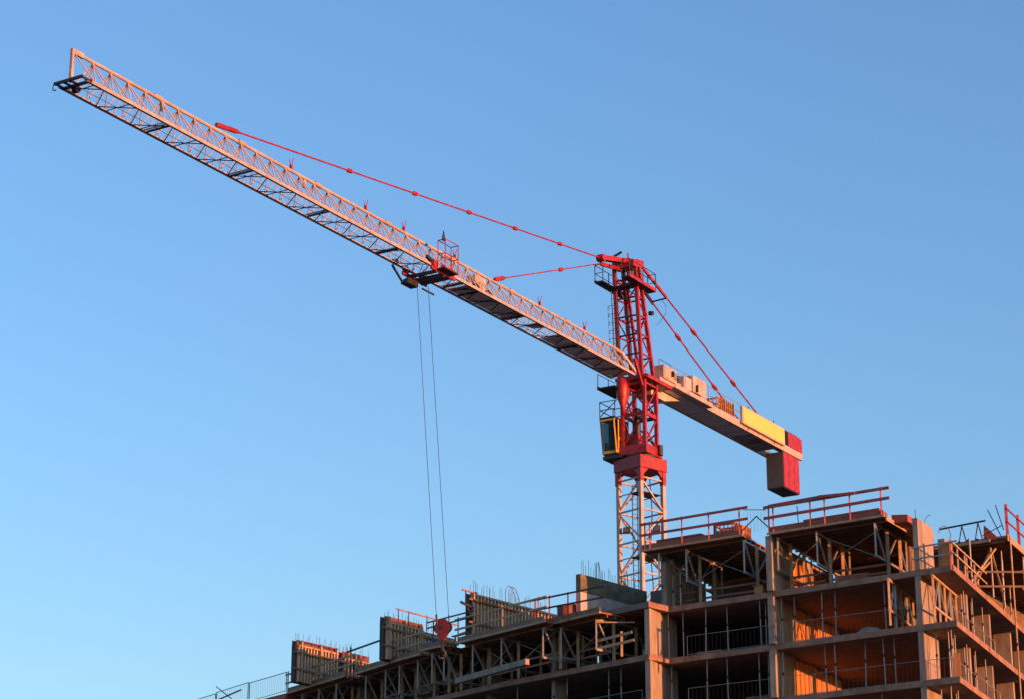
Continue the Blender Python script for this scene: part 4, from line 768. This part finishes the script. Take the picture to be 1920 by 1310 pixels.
# counterweights
for i in range(3):
    s = 17.95 + i * .80; MB().hexa([CR(s, -.78, 40.45), CR(s + .78, -.78, 40.45), CR(s + .78, .42, 40.45), CR(s, .42, 40.45), CR(s, -.78, 42.78), CR(s + .78, -.78, 42.78), CR(s + .78, .42, 42.78), CR(s, .42, 42.78)]).build('counterweight_block', M_CW, cj, bevel=.015)
    member('counterweight_cheek', CR(s + .39, -.80, 40.46), CR(s + .39, -.80, 42.78), .755, .035, M_RED, cj, ref=UW)
member('counterweight_shade_sheet', CR(17.97, -.18, 40.42), CR(20.3, -.18, 40.42), 1.18, .05, M_DARK, cj)  # dark sheet painting in the shade under the counterweights
for i in range(6):
    s = 18.75 + i * .36; poly = [CR(s, w, z) for w, z in ((-.8, 43.3), (.3, 43.3), (.3, 44.2), (.15, 44.4), (-.65, 44.4), (-.8, 44.2))]
    MB().plate(poly, US * .34).build('counterweight_block', M_CW if i == 0 else M_RED, cj)
    member('counterweight_cheek', CR(s + .17, -.82, 43.32), CR(s + .17, -.82, 44.22), .33, .035, M_RED, cj, ref=UW); rod('lifting_eye', CR(s + .17, -.5, 44.35), CR(s + .17, -.5, 44.55), .05, M_RED, cj)
crate('slatted crate of orange brown boards standing on the counter jib', CR(8.95, -.72, 43.27), US, 0.75, 2.0, 0.86, M_ORNG, 3, n2=7)

# ------------------------------------------------------------------ trolley, ropes, hook
tr = thing('jib_trolley', 'red trolley with a wire cage running under the white jib', 'trolley', CR(-22.3, 0, 42.3))
for w in (-.86, .86):
    member('side_frame', CR(-23.4, w, 42.42), CR(-21.2, w, 42.42), .10, .18, M_RED, tr)
    for s in (-23.1, -21.5): MB().tube([CR(s, w - .1, 42.66), CR(s, w + .1, 42.66)], .2, 12).build('wheel', M_RED, tr)
for s, hh in ((-22.9, .2), (-22.2, .3), (-21.7, .2)): member('cross_frame', CR(s, -.86, 42.34), CR(s, .86, 42.34), .13, hh * .8, M_DARK, tr)
member('wheel_guard', CR(-23.7, -.8, 42.9), CR(-23.0, -.8, 42.75), .15, .16, M_DARK, tr); member('wheel_guard', CR(-22.4, -.88, 42.75), CR(-21.6, -.88, 42.65), .14, .2, M_RED, tr)
member('buffer_arm', CR(-24.2, .95, 42.6), CR(-23.1, 1.0, 41.95), .08, .1, M_DARK, tr); MB().hexa([CR(-23.3, .6, 41.9), CR(-22.3, .6, 41.9), CR(-22.3, 1.1, 41.9), CR(-23.3, 1.1, 41.9), CR(-23.2, .6, 42.25), CR(-22.3, .6, 42.25), CR(-22.3, 1.1, 42.2), CR(-23.0, 1.1, 42.25)]).build('rope_winder', M_DARK, tr, bevel=.04)
MB().tube([CR(-24.1, .72, 42.8), CR(-24.1, .95, 42.8)], .16, 8).build('buffer', M_DARK, tr)
member('rope_bar', CR(-22.0, .6, 41.95), CR(-20.9, .6, 41.95), .06, .08, M_DARK, tr)
cs, cw_ = (-22.95, -21.75), (-.98, -1.42)
for s in cs:
    for w in cw_: rod('cage_post', CR(s, w, 42.4), CR(s, w, 43.95 if w < -1.2 or True else 43.5), .028, M_RED, tr)
for z in (42.45, 43.2, 43.95):
    for s in cs: rod('cage_rail', CR(s, cw_[0], z), CR(s, cw_[1], z), .025, M_RED, tr)
    for w in cw_: rod('cage_rail', CR(cs[0], w, z), CR(cs[1], w, z), .025, M_RED, tr)
rod('cage_post', CR(-22.35, -1.42, 42.4), CR(-22.35, -1.42, 43.2), .022, M_RED, tr)
MB().hexa([CR(cs[0], cw_[0], 42.38), CR(cs[1], cw_[0], 42.38), CR(cs[1], cw_[1], 42.38), CR(cs[0], cw_[1], 42.38), CR(cs[0], cw_[0], 42.43), CR(cs[1], cw_[0], 42.43), CR(cs[1], cw_[1], 42.43), CR(cs[0], cw_[1], 42.43)]).build('cage_floor', M_DARK, tr)
MB().plate([CR(-22.9, -1.2, 43.95), CR(-22.6, -1.2, 43.95), CR(-22.75, -1.2, 44.5)], UW * .05).build('pennant', M_DARK, tr)
HK = CR(-22.2, .1, 0) + V((0.92, 0, 0)); HZ = 24.75
ropes = ((CR(-22.75, .42, 42.1), HK + V((-.30, 0, HZ - .2)), 'left'), (CR(-21.7, .42, 42.1), HK + V((.30, 0, HZ - .2)), 'right'))
for a, b, sd in ropes:
    o = thing('hoist_rope', 'thin hoist rope from trolley to hook block, the %s one' % sd, 'rope', a, 'pair of hoist ropes')
    rod('strand', a, b, .014, M_DARK, o); rod('rope_socket', b, b + (a - b).normalized() * .5, .05 if sd == 'left' else .03, M_DARK, o)
hk = thing('hook_block', 'dark red hook block hanging from the ropes in front of the left wing', 'hook block', HK + V((0, 0, HZ)))
X, Y = azd(116) * 1.1, azd(26) * .6
prof = [(x * .85, z * .88) for x, z in [(-.1, .12), (.12, .1), (.32, -.12), (.42, -.42), (.36, -.62), (.14, -.95), (.06, -1.1), (-.1, -1.1), (-.16, -.98), (-.38, -.62), (-.44, -.35), (-.36, -.1)]]
MB().plate([HK + X * x * .8 - Y * .08 + V((0, 0, HZ + z)) for x, z in prof], Y * .16).build('body', M_PLYR, hk)
for y in (-.16, .10): MB().plate([HK + X * x + Y * y + V((0, 0, HZ + z)) for x, z in prof], Y * .06).build('cheek_plate', M_PLYR, hk)
for x in (-.2, .2): MB().tube([HK + X * x + Y * -.09 + V((0, 0, HZ - .35)), HK + X * x + Y * .09 + V((0, 0, HZ - .35))], .27, 14).build('sheave', M_DARK, hk)
MB().tube([HK - Y * .22 + V((0, 0, HZ - .35)), HK + Y * .22 + V((0, 0, HZ - .35))], .08, 8).build('sheave_pin', M_DARK, hk)
MB().tube([HK + V((-.02, 0, HZ - 1.0)), HK + V((-.02, 0, HZ - 1.4)), HK + V((.1, 0, HZ - 1.55)), HK + V((.14, 0, HZ - 1.72)), HK + V((.02, 0, HZ - 1.88)), HK + V((-.14, 0, HZ - 1.84)), HK + V((-.2, 0, HZ - 1.68))], [.09, .08, .085, .09, .09, .07, .03], 8).build('hook', M_DARK, hk, smooth=True)

# floodlights clamped to the mast
for lab, i, j, z, dy in (('black floodlight inside the left leg of the crane mast', -1, 1, 33.75, .28), ('black floodlight beside the right leg of the crane mast', 1, -1, 33.8, -.3)):
    c = MC(i, j, z); fl = thing('floodlight', lab, 'floodlight', c)
    inn = (CB - V((c.x, c.y, 0))); inn.z = 0; inn.normalize(); p = c + inn * .42 + V((0, -.15, .12))
    MB().hexa([p + V((x * .21, y * .16, zz_ * .17 + x * .05)) for x, y, zz_ in ((-1, -1, -1), (1, -1, -1), (1, 1, -1), (-1, 1, -1), (-1, -1, 1), (1, -1, 1), (1, 1, 1), (-1, 1, 1))]).build('housing', M_LAMP, fl, bevel=.03)
    MB().hexa([p + V((x * .17, -.175 + y * .01, zz_ * .13 + x * .04)) for x, y, zz_ in ((-1, -1, -1), (1, -1, -1), (1, 1, -1), (-1, 1, -1), (-1, -1, 1), (1, -1, 1), (1, 1, 1), (-1, 1, 1))]).build('lens', M_LENS, fl)
    member('bracket', c + inn * .1, p + V((0, 0, -.2)), .05, .05, M_DARK, fl); member('bracket', p + V((-.24, 0, -.2)), p + V((.24, 0, -.2)), .04, .04, M_DARK, fl)
member('span', (-3.0, 126.3, 24.35), (0.8, 121.2, 24.45), .25, .3, M_CONC, hb)
bpy.context.view_layer.update()
